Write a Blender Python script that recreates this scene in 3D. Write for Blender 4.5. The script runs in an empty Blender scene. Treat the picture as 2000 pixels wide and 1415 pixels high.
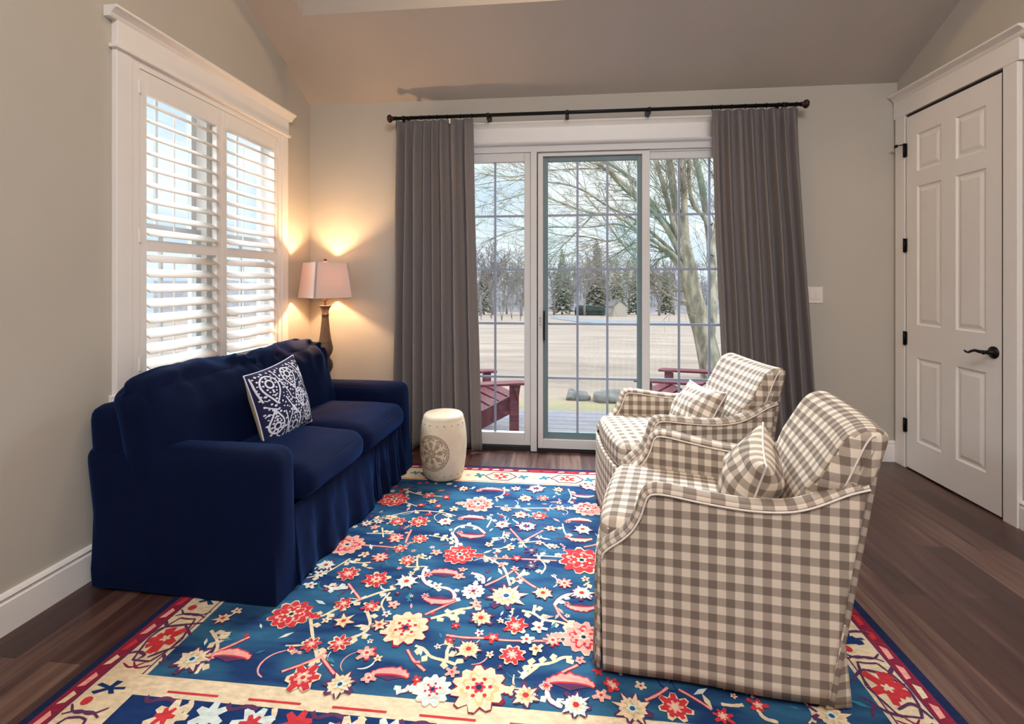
import bpy, bmesh, math, random
from mathutils import Vector, Matrix, noise
from mathutils.geometry import tessellate_polygon
PI = math.pi
R = math.radians
sc = bpy.context.scene
col = sc.collection

# ------------------------------------------------------------------ camera, exposure
cam_d = bpy.data.cameras.new('camera')
cam = bpy.data.objects.new('camera', cam_d)
col.objects.link(cam)
cam_d.sensor_width = 36.0
cam_d.lens = 960.0 / 2000.0 * 36.0
cam_d.shift_y = -157.5 / 2000.0
cam_d.clip_start = 0.02
cam_d.clip_end = 600
cam.location = (0, 0, 1.30)
cam.rotation_euler = (R(90), 0, R(5.95))
sc.camera = cam
sc.view_settings.view_transform = 'Standard'
sc.view_settings.look = 'None'
sc.view_settings.gamma = 1.0
sc.view_settings.use_curve_mapping = False
sc.view_settings.exposure = 0.0
sc.cycles.use_denoising = True
sc.cycles.max_bounces = 9
sc.cycles.diffuse_bounces = 6
sc.cycles.transparent_max_bounces = 16
sc.cycles.caustics_reflective = False
sc.cycles.caustics_refractive = False
sc.cycles.sample_clamp_indirect = 6.0

# ------------------------------------------------------------------ sky
SKY_LOW, SKY_HIGH = 1.16, 4.5
w = bpy.data.worlds.new('sky'); sc.world = w; w.use_nodes = True
nt = w.node_tree; nt.nodes.clear()
out = nt.nodes.new('ShaderNodeOutputWorld'); bg = nt.nodes.new('ShaderNodeBackground')
nt.links.new(bg.outputs[0], out.inputs[0])
tc = nt.nodes.new('ShaderNodeTexCoord'); sx = nt.nodes.new('ShaderNodeSeparateXYZ')
nt.links.new(tc.outputs['Generated'], sx.inputs[0])
cr = nt.nodes.new('ShaderNodeValToRGB')            # brighter haze overhead
cr.color_ramp.elements[0].position = 0.0; cr.color_ramp.elements[0].color = (0, 0, 0, 1)
cr.color_ramp.elements[1].position = 0.95; cr.color_ramp.elements[1].color = (1, 1, 1, 1)
e = cr.color_ramp.elements.new(0.34); e.color = (0.0, 0.0, 0.0, 1)
cr.color_ramp.elements[2].position = 0.75
nt.links.new(sx.outputs['Z'], cr.inputs[0])
mr = nt.nodes.new('ShaderNodeMapRange')
nt.links.new(cr.outputs[0], mr.inputs[0])
mr.inputs[3].default_value = SKY_LOW; mr.inputs[4].default_value = SKY_HIGH
nt.links.new(mr.outputs[0], bg.inputs['Strength'])
mpn = nt.nodes.new('ShaderNodeMapping'); mpn.inputs['Scale'].default_value = (1, 1, 2.6)
nt.links.new(tc.outputs['Generated'], mpn.inputs[0])
nz = nt.nodes.new('ShaderNodeTexNoise'); nz.inputs['Scale'].default_value = 4.5
nz.inputs['Detail'].default_value = 5; nz.inputs['Roughness'].default_value = 0.55
nt.links.new(mpn.outputs[0], nz.inputs['Vector'])
cc = nt.nodes.new('ShaderNodeValToRGB')            # thin white cloud on pale blue
cc.color_ramp.elements[0].position = 0.42; cc.color_ramp.elements[0].color = (0.70, 0.83, 0.96, 1)
cc.color_ramp.elements[1].position = 0.60; cc.color_ramp.elements[1].color = (0.95, 0.975, 1.0, 1)
nt.links.new(nz.outputs[0], cc.inputs[0]); nt.links.new(cc.outputs[0], bg.inputs['Color'])

# ------------------------------------------------------------------ sun and added fill lights
def lamp(name, kind, loc, energy, color, rot=(0, 0, 0), **kw):
    l = bpy.data.lights.new(name, kind); l.energy = energy; l.color = color
    for k, v in kw.items(): setattr(l, k, v)
    o = bpy.data.objects.new(name, l); o.location = loc; o.rotation_euler = rot; col.objects.link(o)
    return o
lamp('sun', 'SUN', (20, 10, 20), 1.3, (1.0, 0.94, 0.86), (R(52), 0, R(62)), angle=R(4))
# added area lights outside door and left window, standing in for brighter sky
lamp('door_sky_fill', 'AREA', (0.35, 5.3, 3.75), 600, (0.84, 0.92, 1.0), (R(-62), 0, 0), shape='RECTANGLE', size=3.6, size_y=1.6, spread=R(95))
lamp('window_sky_fill', 'AREA', (-4.0, 2.6, 3.4), 330, (0.88, 0.94, 1.0), (0, R(-52), 0), shape='RECTANGLE', size=1.6, size_y=2.4)
lamp('ceiling_fill', 'AREA', (0.5, -0.9, 4.0), 98, (0.98, 0.96, 0.96), (0, 0, 0), size=1.6)  # added unseen area light behind the camera, brightens the room
lamp('rear_ceiling_fill', 'AREA', (0.9, -1.9, 4.05), 104, (0.96, 0.97, 1.0), (R(42), 0, R(6)), shape='RECTANGLE', size=2.4, size_y=1.0)  # second added area light behind the camera, tilted forward as fill
lamp('shaft_fill', 'AREA', (0.0, 2.3, 4.15), 22, (1.0, 0.66, 0.34), (0, 0, 0), size=0.5)  # added light that warms the ceiling recess, no fixture modelled

# ------------------------------------------------------------------ materials
def lin(c):
    return tuple((x/255/12.92 if x/255 <= 0.04045 else ((x/255+0.055)/1.055)**2.4) for x in c) + (1,)
def mat(name, color, rough=0.6, metallic=0.0, noise_amt=0.0, noise_scale=40, bump=0.0, bump_scale=200, sheen=0.0, spec=0.5, coat=0.0, stretch=None):
    m = bpy.data.materials.new(name); m.use_nodes = True
    n = m.node_tree; p = n.nodes['Principled BSDF']
    c = color if len(color) == 4 else tuple(color) + (1,)
    p.inputs['Base Color'].default_value = c
    p.inputs['Roughness'].default_value = rough
    p.inputs['Metallic'].default_value = metallic
    p.inputs['Specular IOR Level'].default_value = spec
    p.inputs['Coat Weight'].default_value = coat
    if sheen:
        p.inputs['Sheen Weight'].default_value = sheen
        p.inputs['Sheen Roughness'].default_value = 0.4
    if noise_amt or bump:
        t = n.nodes.new('ShaderNodeTexCoord'); mp = n.nodes.new('ShaderNodeMapping')
        if stretch: mp.inputs['Scale'].default_value = stretch
        n.links.new(t.outputs['Object'], mp.inputs[0])
    if noise_amt:
        z = n.nodes.new('ShaderNodeTexNoise'); z.inputs['Scale'].default_value = noise_scale; z.inputs['Detail'].default_value = 4
        n.links.new(mp.outputs[0], z.inputs['Vector'])
        r = n.nodes.new('ShaderNodeMapRange'); r.inputs[1].default_value = 0.3; r.inputs[2].default_value = 0.7
        r.inputs[3].default_value = 1 - noise_amt; r.inputs[4].default_value = 1 + noise_amt
        n.links.new(z.outputs[0], r.inputs[0])
        v = n.nodes.new('ShaderNodeVectorMath'); v.operation = 'SCALE'; v.inputs[0].default_value = c[:3]
        n.links.new(r.outputs[0], v.inputs['Scale']); n.links.new(v.outputs[0], p.inputs['Base Color'])
    if bump:
        z = n.nodes.new('ShaderNodeTexNoise'); z.inputs['Scale'].default_value = bump_scale; z.inputs['Detail'].default_value = 2
        n.links.new(mp.outputs[0], z.inputs['Vector'])
        b = n.nodes.new('ShaderNodeBump'); b.inputs['Strength'].default_value = bump; b.inputs['Distance'].default_value = 0.002
        n.links.new(z.outputs[0], b.inputs['Height']); n.links.new(b.outputs[0], p.inputs['Normal'])
    return m

M = {}
M['wall'] = mat('wall_paint', lin((190, 183, 172)), 0.85, noise_amt=0.015, noise_scale=3, bump=0.12, bump_scale=260)
M['ceiling'] = mat('ceiling_paint', lin((182, 174, 168)), 0.9, noise_amt=0.015, noise_scale=3, bump=0.12, bump_scale=240)
M['trim'] = mat('trim_paint', lin((240, 235, 231)), 0.42, noise_amt=0.01, noise_scale=8)
M['vinyl'] = mat('door_frame_white', lin((205, 204, 206)), 0.45, noise_amt=0.01, noise_scale=9)
M['screenframe'] = mat('grey_green_frame', lin((104, 124, 130)), 0.5, noise_amt=0.03, noise_scale=12)
M['muntin'] = mat('grey_muntin', lin((140, 150, 172)), 0.45, noise_amt=0.02)
M['black'] = mat('black_metal', lin((22, 22, 26)), 0.42, metallic=0.6, noise_amt=0.1, noise_scale=60)
M['sill_gap'] = mat('dark_sill_and_gap', lin((28, 28, 32)), 0.5, noise_amt=0.1)  # threshold sill, also the painted dark of the door gaps
M['bronze'] = mat('oiled_bronze', lin((58, 30, 24)), 0.45, metallic=0.5, noise_amt=0.15, noise_scale=70)
M['navy'] = mat('navy_velvet', lin((2, 12, 44)), 0.8, noise_amt=0.12, noise_scale=9, bump=0.12, bump_scale=320, sheen=0.32, spec=0.12)
M['navy'].node_tree.nodes['Principled BSDF'].inputs['Sheen Tint'].default_value = (0.03, 0.15, 0.55, 1)
M['curtain'] = mat('taupe_linen', lin((120, 113, 113)), 0.9, noise_amt=0.07, noise_scale=240, bump=0.25, bump_scale=500, stretch=(1, 1, 0.25))
M['cream_piping'] = mat('cream_piping', lin((226, 214, 204)), 0.8, noise_amt=0.04, noise_scale=120)
M['ceramic'] = mat('stool_ceramic', lin((216, 200, 176)), 0.45, noise_amt=0.07, noise_scale=14, bump=0.15, bump_scale=60)
M['ceramic_relief'] = mat('stool_relief', lin((160, 136, 108)), 0.6, noise_amt=0.12, noise_scale=40)
M['stud'] = mat('stool_stud', lin((176, 140, 110)), 0.5, noise_amt=0.12, noise_scale=60)
M['lampbase'] = mat('weathered_wood', lin((84, 68, 54)), 0.6, noise_amt=0.3, noise_scale=28, bump=0.3, bump_scale=90, stretch=(1, 1, 0.3))
M['lampband'] = mat('lamp_brown_band', lin((58, 42, 36)), 0.5, noise_amt=0.2, noise_scale=30)
M['brass'] = mat('aged_brass', lin((120, 90, 60)), 0.35, metallic=0.8, noise_amt=0.1)
M['redwood'] = mat('wine_red_plastic', lin((104, 38, 50)), 0.5, noise_amt=0.06, noise_scale=14)
M['deck'] = mat('deck_boards', lin((122, 118, 124)), 0.6, noise_amt=0.08, noise_scale=6, stretch=(0.3, 8, 1))
M['switch'] = mat('switch_plastic', lin((236, 226, 216)), 0.35, noise_amt=0.01)
M['rock'] = mat('grey_boulder', lin((104, 104, 102)), 0.9, noise_amt=0.3, noise_scale=9)
M['hedge'] = mat('dark_evergreen_leaf', lin((40, 52, 48)), 0.9, noise_amt=0.4, noise_scale=2)
M['pine'] = mat('pine_needles', lin((142, 144, 130)), 0.9, noise_amt=0.25, noise_scale=0.8)  # paled: distance haze is put into the needle colour
M['twig'] = mat('winter_twigs', lin((132, 124, 124)), 0.9, noise_amt=0.2, noise_scale=1)  # lightened so the colour carries the haze over far trees
M['woods'] = mat('distant_woods', lin((116, 110, 112)), 0.9, noise_amt=0.25, noise_scale=0.6)  # haze of the far woods and hill mixed into this colour
M['shed'] = mat('shed_siding', lin((170, 160, 150)), 0.7, noise_amt=0.03)
M['shedroof'] = mat('shed_roof', lin((104, 98, 98)), 0.8, noise_amt=0.1)
M['road'] = mat('asphalt_road', lin((118, 120, 126)), 0.9, noise_amt=0.06, noise_scale=2)
M['pillowback'] = mat('tan_linen', lin((196, 172, 148)), 0.9, noise_amt=0.06, noise_scale=90, bump=0.3, bump_scale=400)
M['pillownavy'] = mat('pillow_navy', lin((20, 24, 66)), 0.85, noise_amt=0.2, noise_scale=60)
M['pillowwhite'] = mat('pillow_white', lin((226, 226, 240)), 0.85, noise_amt=0.05, noise_scale=60)

def bark():
    m = mat('pale_bark', (0.3, 0.26, 0.22), 0.9)
    n = m.node_tree; p = n.nodes['Principled BSDF']
    t = n.nodes.new('ShaderNodeTexCoord'); mp = n.nodes.new('ShaderNodeMapping'); mp.inputs['Scale'].default_value = (1, 1, 0.35)
    n.links.new(t.outputs['Object'], mp.inputs[0])
    z = n.nodes.new('ShaderNodeTexNoise'); z.inputs['Scale'].default_value = 7; z.inputs['Detail'].default_value = 5
    n.links.new(mp.outputs[0], z.inputs['Vector'])
    c = n.nodes.new('ShaderNodeValToRGB')
    c.color_ramp.elements[0].position = 0.36; c.color_ramp.elements[0].color = lin((92, 84, 76))
    c.color_ramp.elements[1].position = 0.62; c.color_ramp.elements[1].color = lin((164, 152, 136))
    e = c.color_ramp.elements.new(0.48); e.color = lin((124, 120, 104))
    n.links.new(z.outputs[0], c.inputs[0])
    # green lichen: grows in broad patches
    z2 = n.nodes.new('ShaderNodeTexNoise'); z2.inputs['Scale'].default_value = 1.1
    n.links.new(mp.outputs[0], z2.inputs['Vector'])
    r = n.nodes.new('ShaderNodeMapRange'); r.inputs[1].default_value = 0.50; r.inputs[2].default_value = 0.60
    n.links.new(z2.outputs[0], r.inputs[0])
    x = n.nodes.new('ShaderNodeMix'); x.data_type = 'RGBA'; x.inputs[7].default_value = lin((100, 132, 116))
    mm = n.nodes.new('ShaderNodeMath'); mm.operation = 'MULTIPLY'; mm.inputs[1].default_value = 0.75
    n.links.new(r.outputs[0], mm.inputs[0]); n.links.new(mm.outputs[0], x.inputs[0])
    n.links.new(c.outputs[0], x.inputs[6]); n.links.new(x.outputs[2], p.inputs['Base Color'])
    b = n.nodes.new('ShaderNodeBump'); b.inputs['Strength'].default_value = 0.6; b.inputs['Distance'].default_value = 0.02
    n.links.new(z.outputs[0], b.inputs['Height']); n.links.new(b.outputs[0], p.inputs['Normal'])
    return m
M['bark'] = bark()

def floor_mat():
    m = mat('hardwood', (0.05, 0.03, 0.02), 0.36)
    n = m.node_tree; p = n.nodes['Principled BSDF']
    t = n.nodes.new('ShaderNodeTexCoord'); mp = n.nodes.new('ShaderNodeMapping')
    mp.inputs['Rotation'].default_value = (0, 0, R(90))
    n.links.new(t.outputs['Object'], mp.inputs[0])
    br = n.nodes.new('ShaderNodeTexBrick'); br.offset = 0.37; br.inputs['Scale'].default_value = 1
    br.inputs['Brick Width'].default_value = 1.1; br.inputs['Row Height'].default_value = 0.125
    br.inputs['Mortar Size'].default_value = 0.0012; br.inputs['Mortar Smooth'].default_value = 0.3
    br.inputs['Color1'].default_value = (0, 0, 0, 1); br.inputs['Color2'].default_value = (1, 1, 1, 1)
    br.inputs['Mortar'].default_value = (0.1, 0.1, 0.1, 1)
    n.links.new(mp.outputs[0], br.inputs['Vector'])
    mp2 = n.nodes.new('ShaderNodeMapping'); mp2.inputs['Scale'].default_value = (14, 0.9, 1)
    n.links.new(t.outputs['Object'], mp2.inputs[0])
    z = n.nodes.new('ShaderNodeTexNoise'); z.inputs['Scale'].default_value = 2.2; z.inputs['Detail'].default_value = 6; z.inputs['Distortion'].default_value = 0.4
    n.links.new(mp2.outputs[0], z.inputs['Vector'])
    a = n.nodes.new('ShaderNodeMix'); a.data_type = 'RGBA'; a.inputs[0].default_value = 0.42
    n.links.new(br.outputs[0], a.inputs[6]); n.links.new(z.outputs[0], a.inputs[7])
    a.inputs[0].default_value = 0.62
    c = n.nodes.new('ShaderNodeValToRGB')
    c.color_ramp.elements[0].position = 0.22; c.color_ramp.elements[0].color = lin((44, 27, 26))
    c.color_ramp.elements[1].position = 0.80; c.color_ramp.elements[1].color = lin((122, 92, 78))
    e = c.color_ramp.elements.new(0.5); e.color = lin((74, 48, 44))
    n.links.new(a.outputs[2], c.inputs[0]); n.links.new(c.outputs[0], p.inputs['Base Color'])
    rr = n.nodes.new('ShaderNodeMapRange'); rr.inputs[3].default_value = 0.22; rr.inputs[4].default_value = 0.40
    n.links.new(z.outputs[0], rr.inputs[0]); n.links.new(rr.outputs[0], p.inputs['Roughness'])
    b = n.nodes.new('ShaderNodeBump'); b.inputs['Strength'].default_value = 0.12; b.inputs['Distance'].default_value = 0.002
    n.links.new(a.outputs[2], b.inputs['Height']); n.links.new(b.outputs[0], p.inputs['Normal'])
    return m
M['floor'] = floor_mat()

def gingham(name='gingham', per=0.052):
    m = mat(name, (0.5, 0.45, 0.4), 0.9, spec=0.2)
    n = m.node_tree; p = n.nodes['Principled BSDF']
    t = n.nodes.new('ShaderNodeTexCoord'); s = n.nodes.new('ShaderNodeSeparateXYZ')
    n.links.new(t.outputs['UV'], s.inputs[0])
    outs = []
    for ax in (0, 1):
        a = n.nodes.new('ShaderNodeMath'); a.operation = 'DIVIDE'; a.inputs[1].default_value = per
        f = n.nodes.new('ShaderNodeMath'); f.operation = 'FRACT'
        n.links.new(s.outputs[ax], a.inputs[0]); n.links.new(a.outputs[0], f.inputs[0])
        # triangle -> soft square
        d = n.nodes.new('ShaderNodeMath'); d.operation = 'PINGPONG'; d.inputs[1].default_value = 0.5
        n.links.new(f.outputs[0], d.inputs[0])
        r = n.nodes.new('ShaderNodeMapRange'); r.inputs[1].default_value = 0.235; r.inputs[2].default_value = 0.265
        n.links.new(d.outputs[0], r.inputs[0]); outs.append(r)
    ad = n.nodes.new('ShaderNodeMath'); ad.operation = 'ADD'
    n.links.new(outs[0].outputs[0], ad.inputs[0]); n.links.new(outs[1].outputs[0], ad.inputs[1])
    h = n.nodes.new('ShaderNodeMath'); h.operation = 'MULTIPLY'; h.inputs[1].default_value = 0.5
    n.links.new(ad.outputs[0], h.inputs[0])
    c = n.nodes.new('ShaderNodeValToRGB')
    c.color_ramp.elements[0].position = 0; c.color_ramp.elements[0].color = lin((228, 211, 192))
    c.color_ramp.elements[1].position = 1; c.color_ramp.elements[1].color = lin((128, 112, 100))
    e = c.color_ramp.elements.new(0.5); e.color = lin((174, 158, 143))
    n.links.new(h.outputs[0], c.inputs[0])
    z = n.nodes.new('ShaderNodeTexNoise'); z.inputs['Scale'].default_value = 500
    n.links.new(t.outputs['Object'], z.inputs['Vector'])
    mx = n.nodes.new('ShaderNodeMix'); mx.data_type = 'RGBA'; mx.blend_type = 'MULTIPLY'; mx.inputs[0].default_value = 0.18
    n.links.new(c.outputs[0], mx.inputs[6]); n.links.new(z.outputs[0], mx.inputs[7]); n.links.new(mx.outputs[2], p.inputs['Base Color'])
    b = n.nodes.new('ShaderNodeBump'); b.inputs['Strength'].default_value = 0.2; b.inputs['Distance'].default_value = 0.001
    n.links.new(z.outputs[0], b.inputs['Height']); n.links.new(b.outputs[0], p.inputs['Normal'])
    return m
M['gingham'] = gingham()

def lawn_mat():
    m = mat('winter_lawn', (0.4, 0.35, 0.25), 0.95)
    n = m.node_tree; p = n.nodes['Principled BSDF']
    t = n.nodes.new('ShaderNodeTexCoord'); mp = n.nodes.new('ShaderNodeMapping'); mp.inputs['Scale'].default_value = (0.25, 1.1, 1)
    n.links.new(t.outputs['Object'], mp.inputs[0])
    z = n.nodes.new('ShaderNodeTexNoise'); z.inputs['Scale'].default_value = 0.9; z.inputs['Detail'].default_value = 9; z.inputs['Roughness'].default_value = 0.65
    n.links.new(mp.outputs[0], z.inputs['Vector'])
    c = n.nodes.new('ShaderNodeValToRGB')
    c.color_ramp.elements[0].position = 0.34; c.color_ramp.elements[0].color = lin((124, 110, 98))
    c.color_ramp.elements[1].position = 0.64; c.color_ramp.elements[1].color = lin((157, 137, 124))
    n.links.new(z.outputs[0], c.inputs[0])
    s = n.nodes.new('ShaderNodeSeparateXYZ'); n.links.new(t.outputs['Object'], s.inputs[0])
    r = n.nodes.new('ShaderNodeMapRange'); r.inputs[1].default_value = 6.6; r.inputs[2].default_value = 7.6; r.inputs[3].default_value = 0.75; r.inputs[4].default_value = 0.0
    n.links.new(s.outputs[1], r.inputs[0])
    x = n.nodes.new('ShaderNodeMix'); x.data_type = 'RGBA'; x.inputs[7].default_value = lin((126, 122, 80))
    n.links.new(r.outputs[0], x.inputs[0]); n.links.new(c.outputs[0], x.inputs[6]); n.links.new(x.outputs[2], p.inputs['Base Color'])
    return m
M['lawn'] = lawn_mat()

def glass_mat():
    m = bpy.data.materials.new('window_glass'); m.use_nodes = True
    n = m.node_tree; n.nodes.clear()
    o = n.nodes.new('ShaderNodeOutputMaterial'); tr = n.nodes.new('ShaderNodeBsdfTransparent'); gl = n.nodes.new('ShaderNodeBsdfGlossy')
    gl.inputs['Roughness'].default_value = 0.02; tr.inputs[0].default_value = (0.95, 0.98, 0.98, 1)
    mx = n.nodes.new('ShaderNodeMixShader'); lw = n.nodes.new('ShaderNodeLayerWeight'); pw = n.nodes.new('ShaderNodeMath'); pw.operation = 'POWER'; pw.inputs[1].default_value = 5
    fr = n.nodes.new('ShaderNodeMapRange'); fr.inputs[3].default_value = 0.035; fr.inputs[4].default_value = 0.9
    n.links.new(lw.outputs['Facing'], pw.inputs[0]); n.links.new(pw.outputs[0], fr.inputs[0])
    n.links.new(fr.outputs[0], mx.inputs[0]); n.links.new(tr.outputs[0], mx.inputs[1]); n.links.new(gl.outputs[0], mx.inputs[2])
    n.links.new(mx.outputs[0], o.inputs[0])
    return m
M['glass'] = glass_mat()
def shade_mat():
    m = bpy.data.materials.new('linen_shade'); m.use_nodes = True
    n = m.node_tree; n.nodes.clear()
    o = n.nodes.new('ShaderNodeOutputMaterial'); d = n.nodes.new('ShaderNodeBsdfDiffuse'); tr = n.nodes.new('ShaderNodeBsdfTranslucent')
    d.inputs[0].default_value = lin((226, 206, 198)); tr.inputs[0].default_value = lin((232, 196, 172))
    z = n.nodes.new('ShaderNodeTexNoise'); z.inputs['Scale'].default_value = 300
    b = n.nodes.new('ShaderNodeBump'); b.inputs['Strength'].default_value = 0.2; b.inputs['Distance'].default_value = 0.001
    n.links.new(z.outputs[0], b.inputs['Height']); n.links.new(b.outputs[0], d.inputs['Normal'])
    mx = n.nodes.new('ShaderNodeMixShader'); mx.inputs[0].default_value = 0.07
    n.links.new(d.outputs[0], mx.inputs[1]); n.links.new(tr.outputs[0], mx.inputs[2]); n.links.new(mx.outputs[0], o.inputs[0])
    return m
M['shade'] = shade_mat()

# ------------------------------------------------------------------ mesh helpers
class MB:
    def __init__(s): s.v = []; s.f = []; s.mi = []; s.uv = None; s.sm = []
    def add(s, vs, fs, mi=0, sm=False):
        b = len(s.v); s.v += [tuple(p) for p in vs]; s.f += [tuple(b+i for i in f) for f in fs]
        s.mi += [mi]*len(fs); s.sm += [sm]*len(fs); return s
    def box(s, x0, x1, y0, y1, z0, z1, mi=0):
        if x0 > x1: x0, x1 = x1, x0
        if y0 > y1: y0, y1 = y1, y0
        if z0 > z1: z0, z1 = z1, z0
        v = [(x, y, z) for x in (x0, x1) for y in (y0, y1) for z in (z0, z1)]
        return s.add(v, [(0, 1, 3, 2), (4, 6, 7, 5), (0, 4, 5, 1), (2, 3, 7, 6), (0, 2, 6, 4), (1, 5, 7, 3)], mi)
    def obox(s, c, ax, ay, az, hx, hy, hz, mi=0):        # oriented box
        c = Vector(c); v = []
        for i in (-1, 1):
            for j in (-1, 1):
                for k in (-1, 1): v.append(c+ax*hx*i+ay*hy*j+az*hz*k)
        return s.add(v, [(0, 1, 3, 2), (4, 6, 7, 5), (0, 4, 5, 1), (2, 3, 7, 6), (0, 2, 6, 4), (1, 5, 7, 3)], mi)
    def tube(s, pts, rad, n=8, mi=0, cap=True, closed=False):
        pts = [Vector(p) for p in pts]; L = len(pts)
        if not hasattr(rad, '__len__'): rad = [rad]*L
        vs = []; up = Vector((0, 0, 1)); prev = None
        for i, p in enumerate(pts):
            if closed: t = pts[(i+1) % L]-pts[i-1]
            else: t = pts[min(i+1, L-1)]-pts[max(i-1, 0)]
            if t.length < 1e-9: t = Vector((0, 0, 1))
            t.normalize()
            if prev is None:
                a = t.cross(up) if abs(t.z) < 0.95 else t.cross(Vector((1, 0, 0)))
            else:
                a = prev-t*prev.dot(t)
                if a.length < 1e-6: a = t.cross(up)
            a.normalize(); prev = a; b = t.cross(a)
            for k in range(n):
                q = 2*PI*k/n; vs.append(p+(a*math.cos(q)+b*math.sin(q))*rad[i])
        fs = []
        for i in range(L if closed else L-1):
            j = (i+1) % L
            for k in range(n): fs.append((i*n+k, i*n+(k+1) % n, j*n+(k+1) % n, j*n+k))
        if cap and not closed: fs += [tuple(range(n-1, -1, -1)), tuple((L-1)*n+k for k in range(n))]
        return s.add(vs, fs, mi, True)
    def lathe(s, prof, n=40, c=(0, 0, 0), mi=0):
        vs = []
        for r, z in prof:
            for k in range(n): q = 2*PI*k/n; vs.append((c[0]+r*math.cos(q), c[1]+r*math.sin(q), c[2]+z))
        fs = [(i*n+k, i*n+(k+1) % n, (i+1)*n+(k+1) % n, (i+1)*n+k) for i in range(len(prof)-1) for k in range(n)]
        fs += [tuple(range(n-1, -1, -1)), tuple((len(prof)-1)*n+k for k in range(n))]
        return s.add(vs, fs, mi, True)
    def prism(s, poly, axis, a0, a1, mi=0):               # polygon in the two other axes, extruded along axis
        def mk(p, a):
            return (a, p[0], p[1]) if axis == 0 else ((p[0], a, p[1]) if axis == 1 else (p[0], p[1], a))
        n = len(poly); vs = [mk(p, a0) for p in poly]+[mk(p, a1) for p in poly]
        tri = tessellate_polygon([[Vector((p[0], p[1], 0)) for p in poly]])
        fs = [tuple(t) for t in tri]+[tuple(n+i for i in reversed(t)) for t in tri]+[(i, (i+1) % n, n+(i+1) % n, n+i) for i in range(n)]
        return s.add(vs, fs, mi)
    def grid(s, fn, nu, nv, mi=0, cu=False):
        vs = [fn(i/(nu if cu else nu), j/nv) for i in range(nu if cu else nu+1) for j in range(nv+1)]
        m = nv+1; fs = []
        for i in range(nu):
            k = (i+1) % nu if cu else i+1
            for j in range(nv): fs.append((i*m+j, k*m+j, k*m+j+1, i*m+j+1))
        return s.add(vs, fs, mi, True)
    def build(s, name, mats, parent=None, bevel=0, smooth=None, uvbox=False, fix=True, sub=0, solid=0, seg=2):
        me = bpy.data.meshes.new(name); me.from_pydata(s.v, [], s.f); 
        if not isinstance(mats, (list, tuple)): mats = [mats]
        for m in mats: me.materials.append(M[m] if isinstance(m, str) else m)
        for p, mi, sm in zip(me.polygons, s.mi, s.sm):
            p.material_index = mi; p.use_smooth = sm if smooth is None else smooth
        me.update()
        if fix:
            bm = bmesh.new(); bm.from_mesh(me); bmesh.ops.recalc_face_normals(bm, faces=bm.faces); bm.to_mesh(me); bm.free()
        if uvbox: box_uv(me)
        o = bpy.data.objects.new(name, me); col.objects.link(o)
        if parent is not None: o.parent = parent
        if solid:
            q = o.modifiers.new('solid', 'SOLIDIFY'); q.thickness = solid; q.offset = 0
        if bevel:
            q = o.modifiers.new('bevel', 'BEVEL'); q.width = bevel; q.segments = seg; q.limit_method = 'ANGLE'; q.angle_limit = R(40)
        if sub:
            q = o.modifiers.new('sub', 'SUBSURF'); q.levels = sub; q.render_levels = sub
        return o

def box_uv(me):
    uv = me.uv_layers.new(name='UVMap')
    for p in me.polygons:
        n = p.normal; a = (abs(n.x), abs(n.y), abs(n.z)); k = a.index(max(a))
        for li in p.loop_indices:
            c = me.vertices[me.loops[li].vertex_index].co
            uv.data[li].uv = (c.y, c.z) if k == 0 else ((c.x, c.z) if k == 1 else (c.x, c.y))

def empty(name, loc=(0, 0, 0), rz=0):
    o = bpy.data.objects.new(name, None); o.location = loc; o.rotation_euler = (0, 0, rz); o.empty_display_size = 0.1
    col.objects.link(o); return o
def tag(o, label, cat, group=None, kind=None):
    o['label'] = label; o['category'] = cat
    if group: o['group'] = group
    if kind: o['kind'] = kind
    return o
def struct(o, label=None, cat=None):
    o['kind'] = 'structure'
    if label: o['label'] = label
    if cat: o['category'] = cat
    return o
def copy_tree(o, parent=None):
    kids = list(o.children)
    c = o.copy(); col.objects.link(c)
    if parent is not None: c.parent = parent
    for k in kids: copy_tree(k, c)
    return c

def rounded(L, W, H, r, puff=0.0, n=16, side=0.0, disp=None, uvscale=1.0):
    """rounded, puffed box centred at 0; returns verts, faces"""
    def axis(k, half):
        t = -1+2*k/n
        return math.copysign(abs(t)**0.75, t) if False else math.sin(t*PI/2)
    idx = {}; vs = []
    def vert(a, b, c):
        key = (round(a, 5), round(b, 5), round(c, 5))
        if key in idx: return idx[key]
        q = Vector((a*L/2, b*W/2, c*H/2))
        rr = (min(r, L/2), min(r, W/2), min(r, H/2))
        core = Vector((max(-L/2+rr[0], min(L/2-rr[0], q.x)), max(-W/2+rr[1], min(W/2-rr[1], q.y)), max(-H/2+rr[2], min(H/2-rr[2], q.z))))
        d = q-core
        if d.length > 1e-9:
            d.normalize(); d = Vector((d.x*rr[0], d.y*rr[1], d.z*rr[2]))
        p = core+d
        p.z += puff*(1-a*a)*(1-b*b)*c
        p.x += side*(1-b*b)*(1-c*c)*a; p.y += side*(1-a*a)*(1-c*c)*b
        if disp: p = disp(p, a, b, c)
        idx[key] = len(vs); vs.append(p); return idx[key]
    fs = []
    T = [math.sin((-1+2*k/n)*PI/2) for k in range(n+1)]
    for ax in range(3):
        for sgn in (-1, 1):
            for i in range(n):
                for j in range(n):
                    qd = []
                    for (u, v) in ((T[i], T[j]), (T[i+1], T[j]), (T[i+1], T[j+1]), (T[i], T[j+1])):
                        t = [0, 0, 0]; t[ax] = sgn; t[(ax+1) % 3] = u; t[(ax+2) % 3] = v
                        qd.append(vert(*t))
                    if sgn < 0: qd.reverse()
                    fs.append(tuple(qd))
    return vs, fs
def xf(vs, loc=(0, 0, 0), rot=(0, 0, 0)):
    from mathutils import Euler
    m = Matrix.Translation(loc) @ Euler(rot).to_matrix().to_4x4()
    return [m @ Vector(p) for p in vs]

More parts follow.
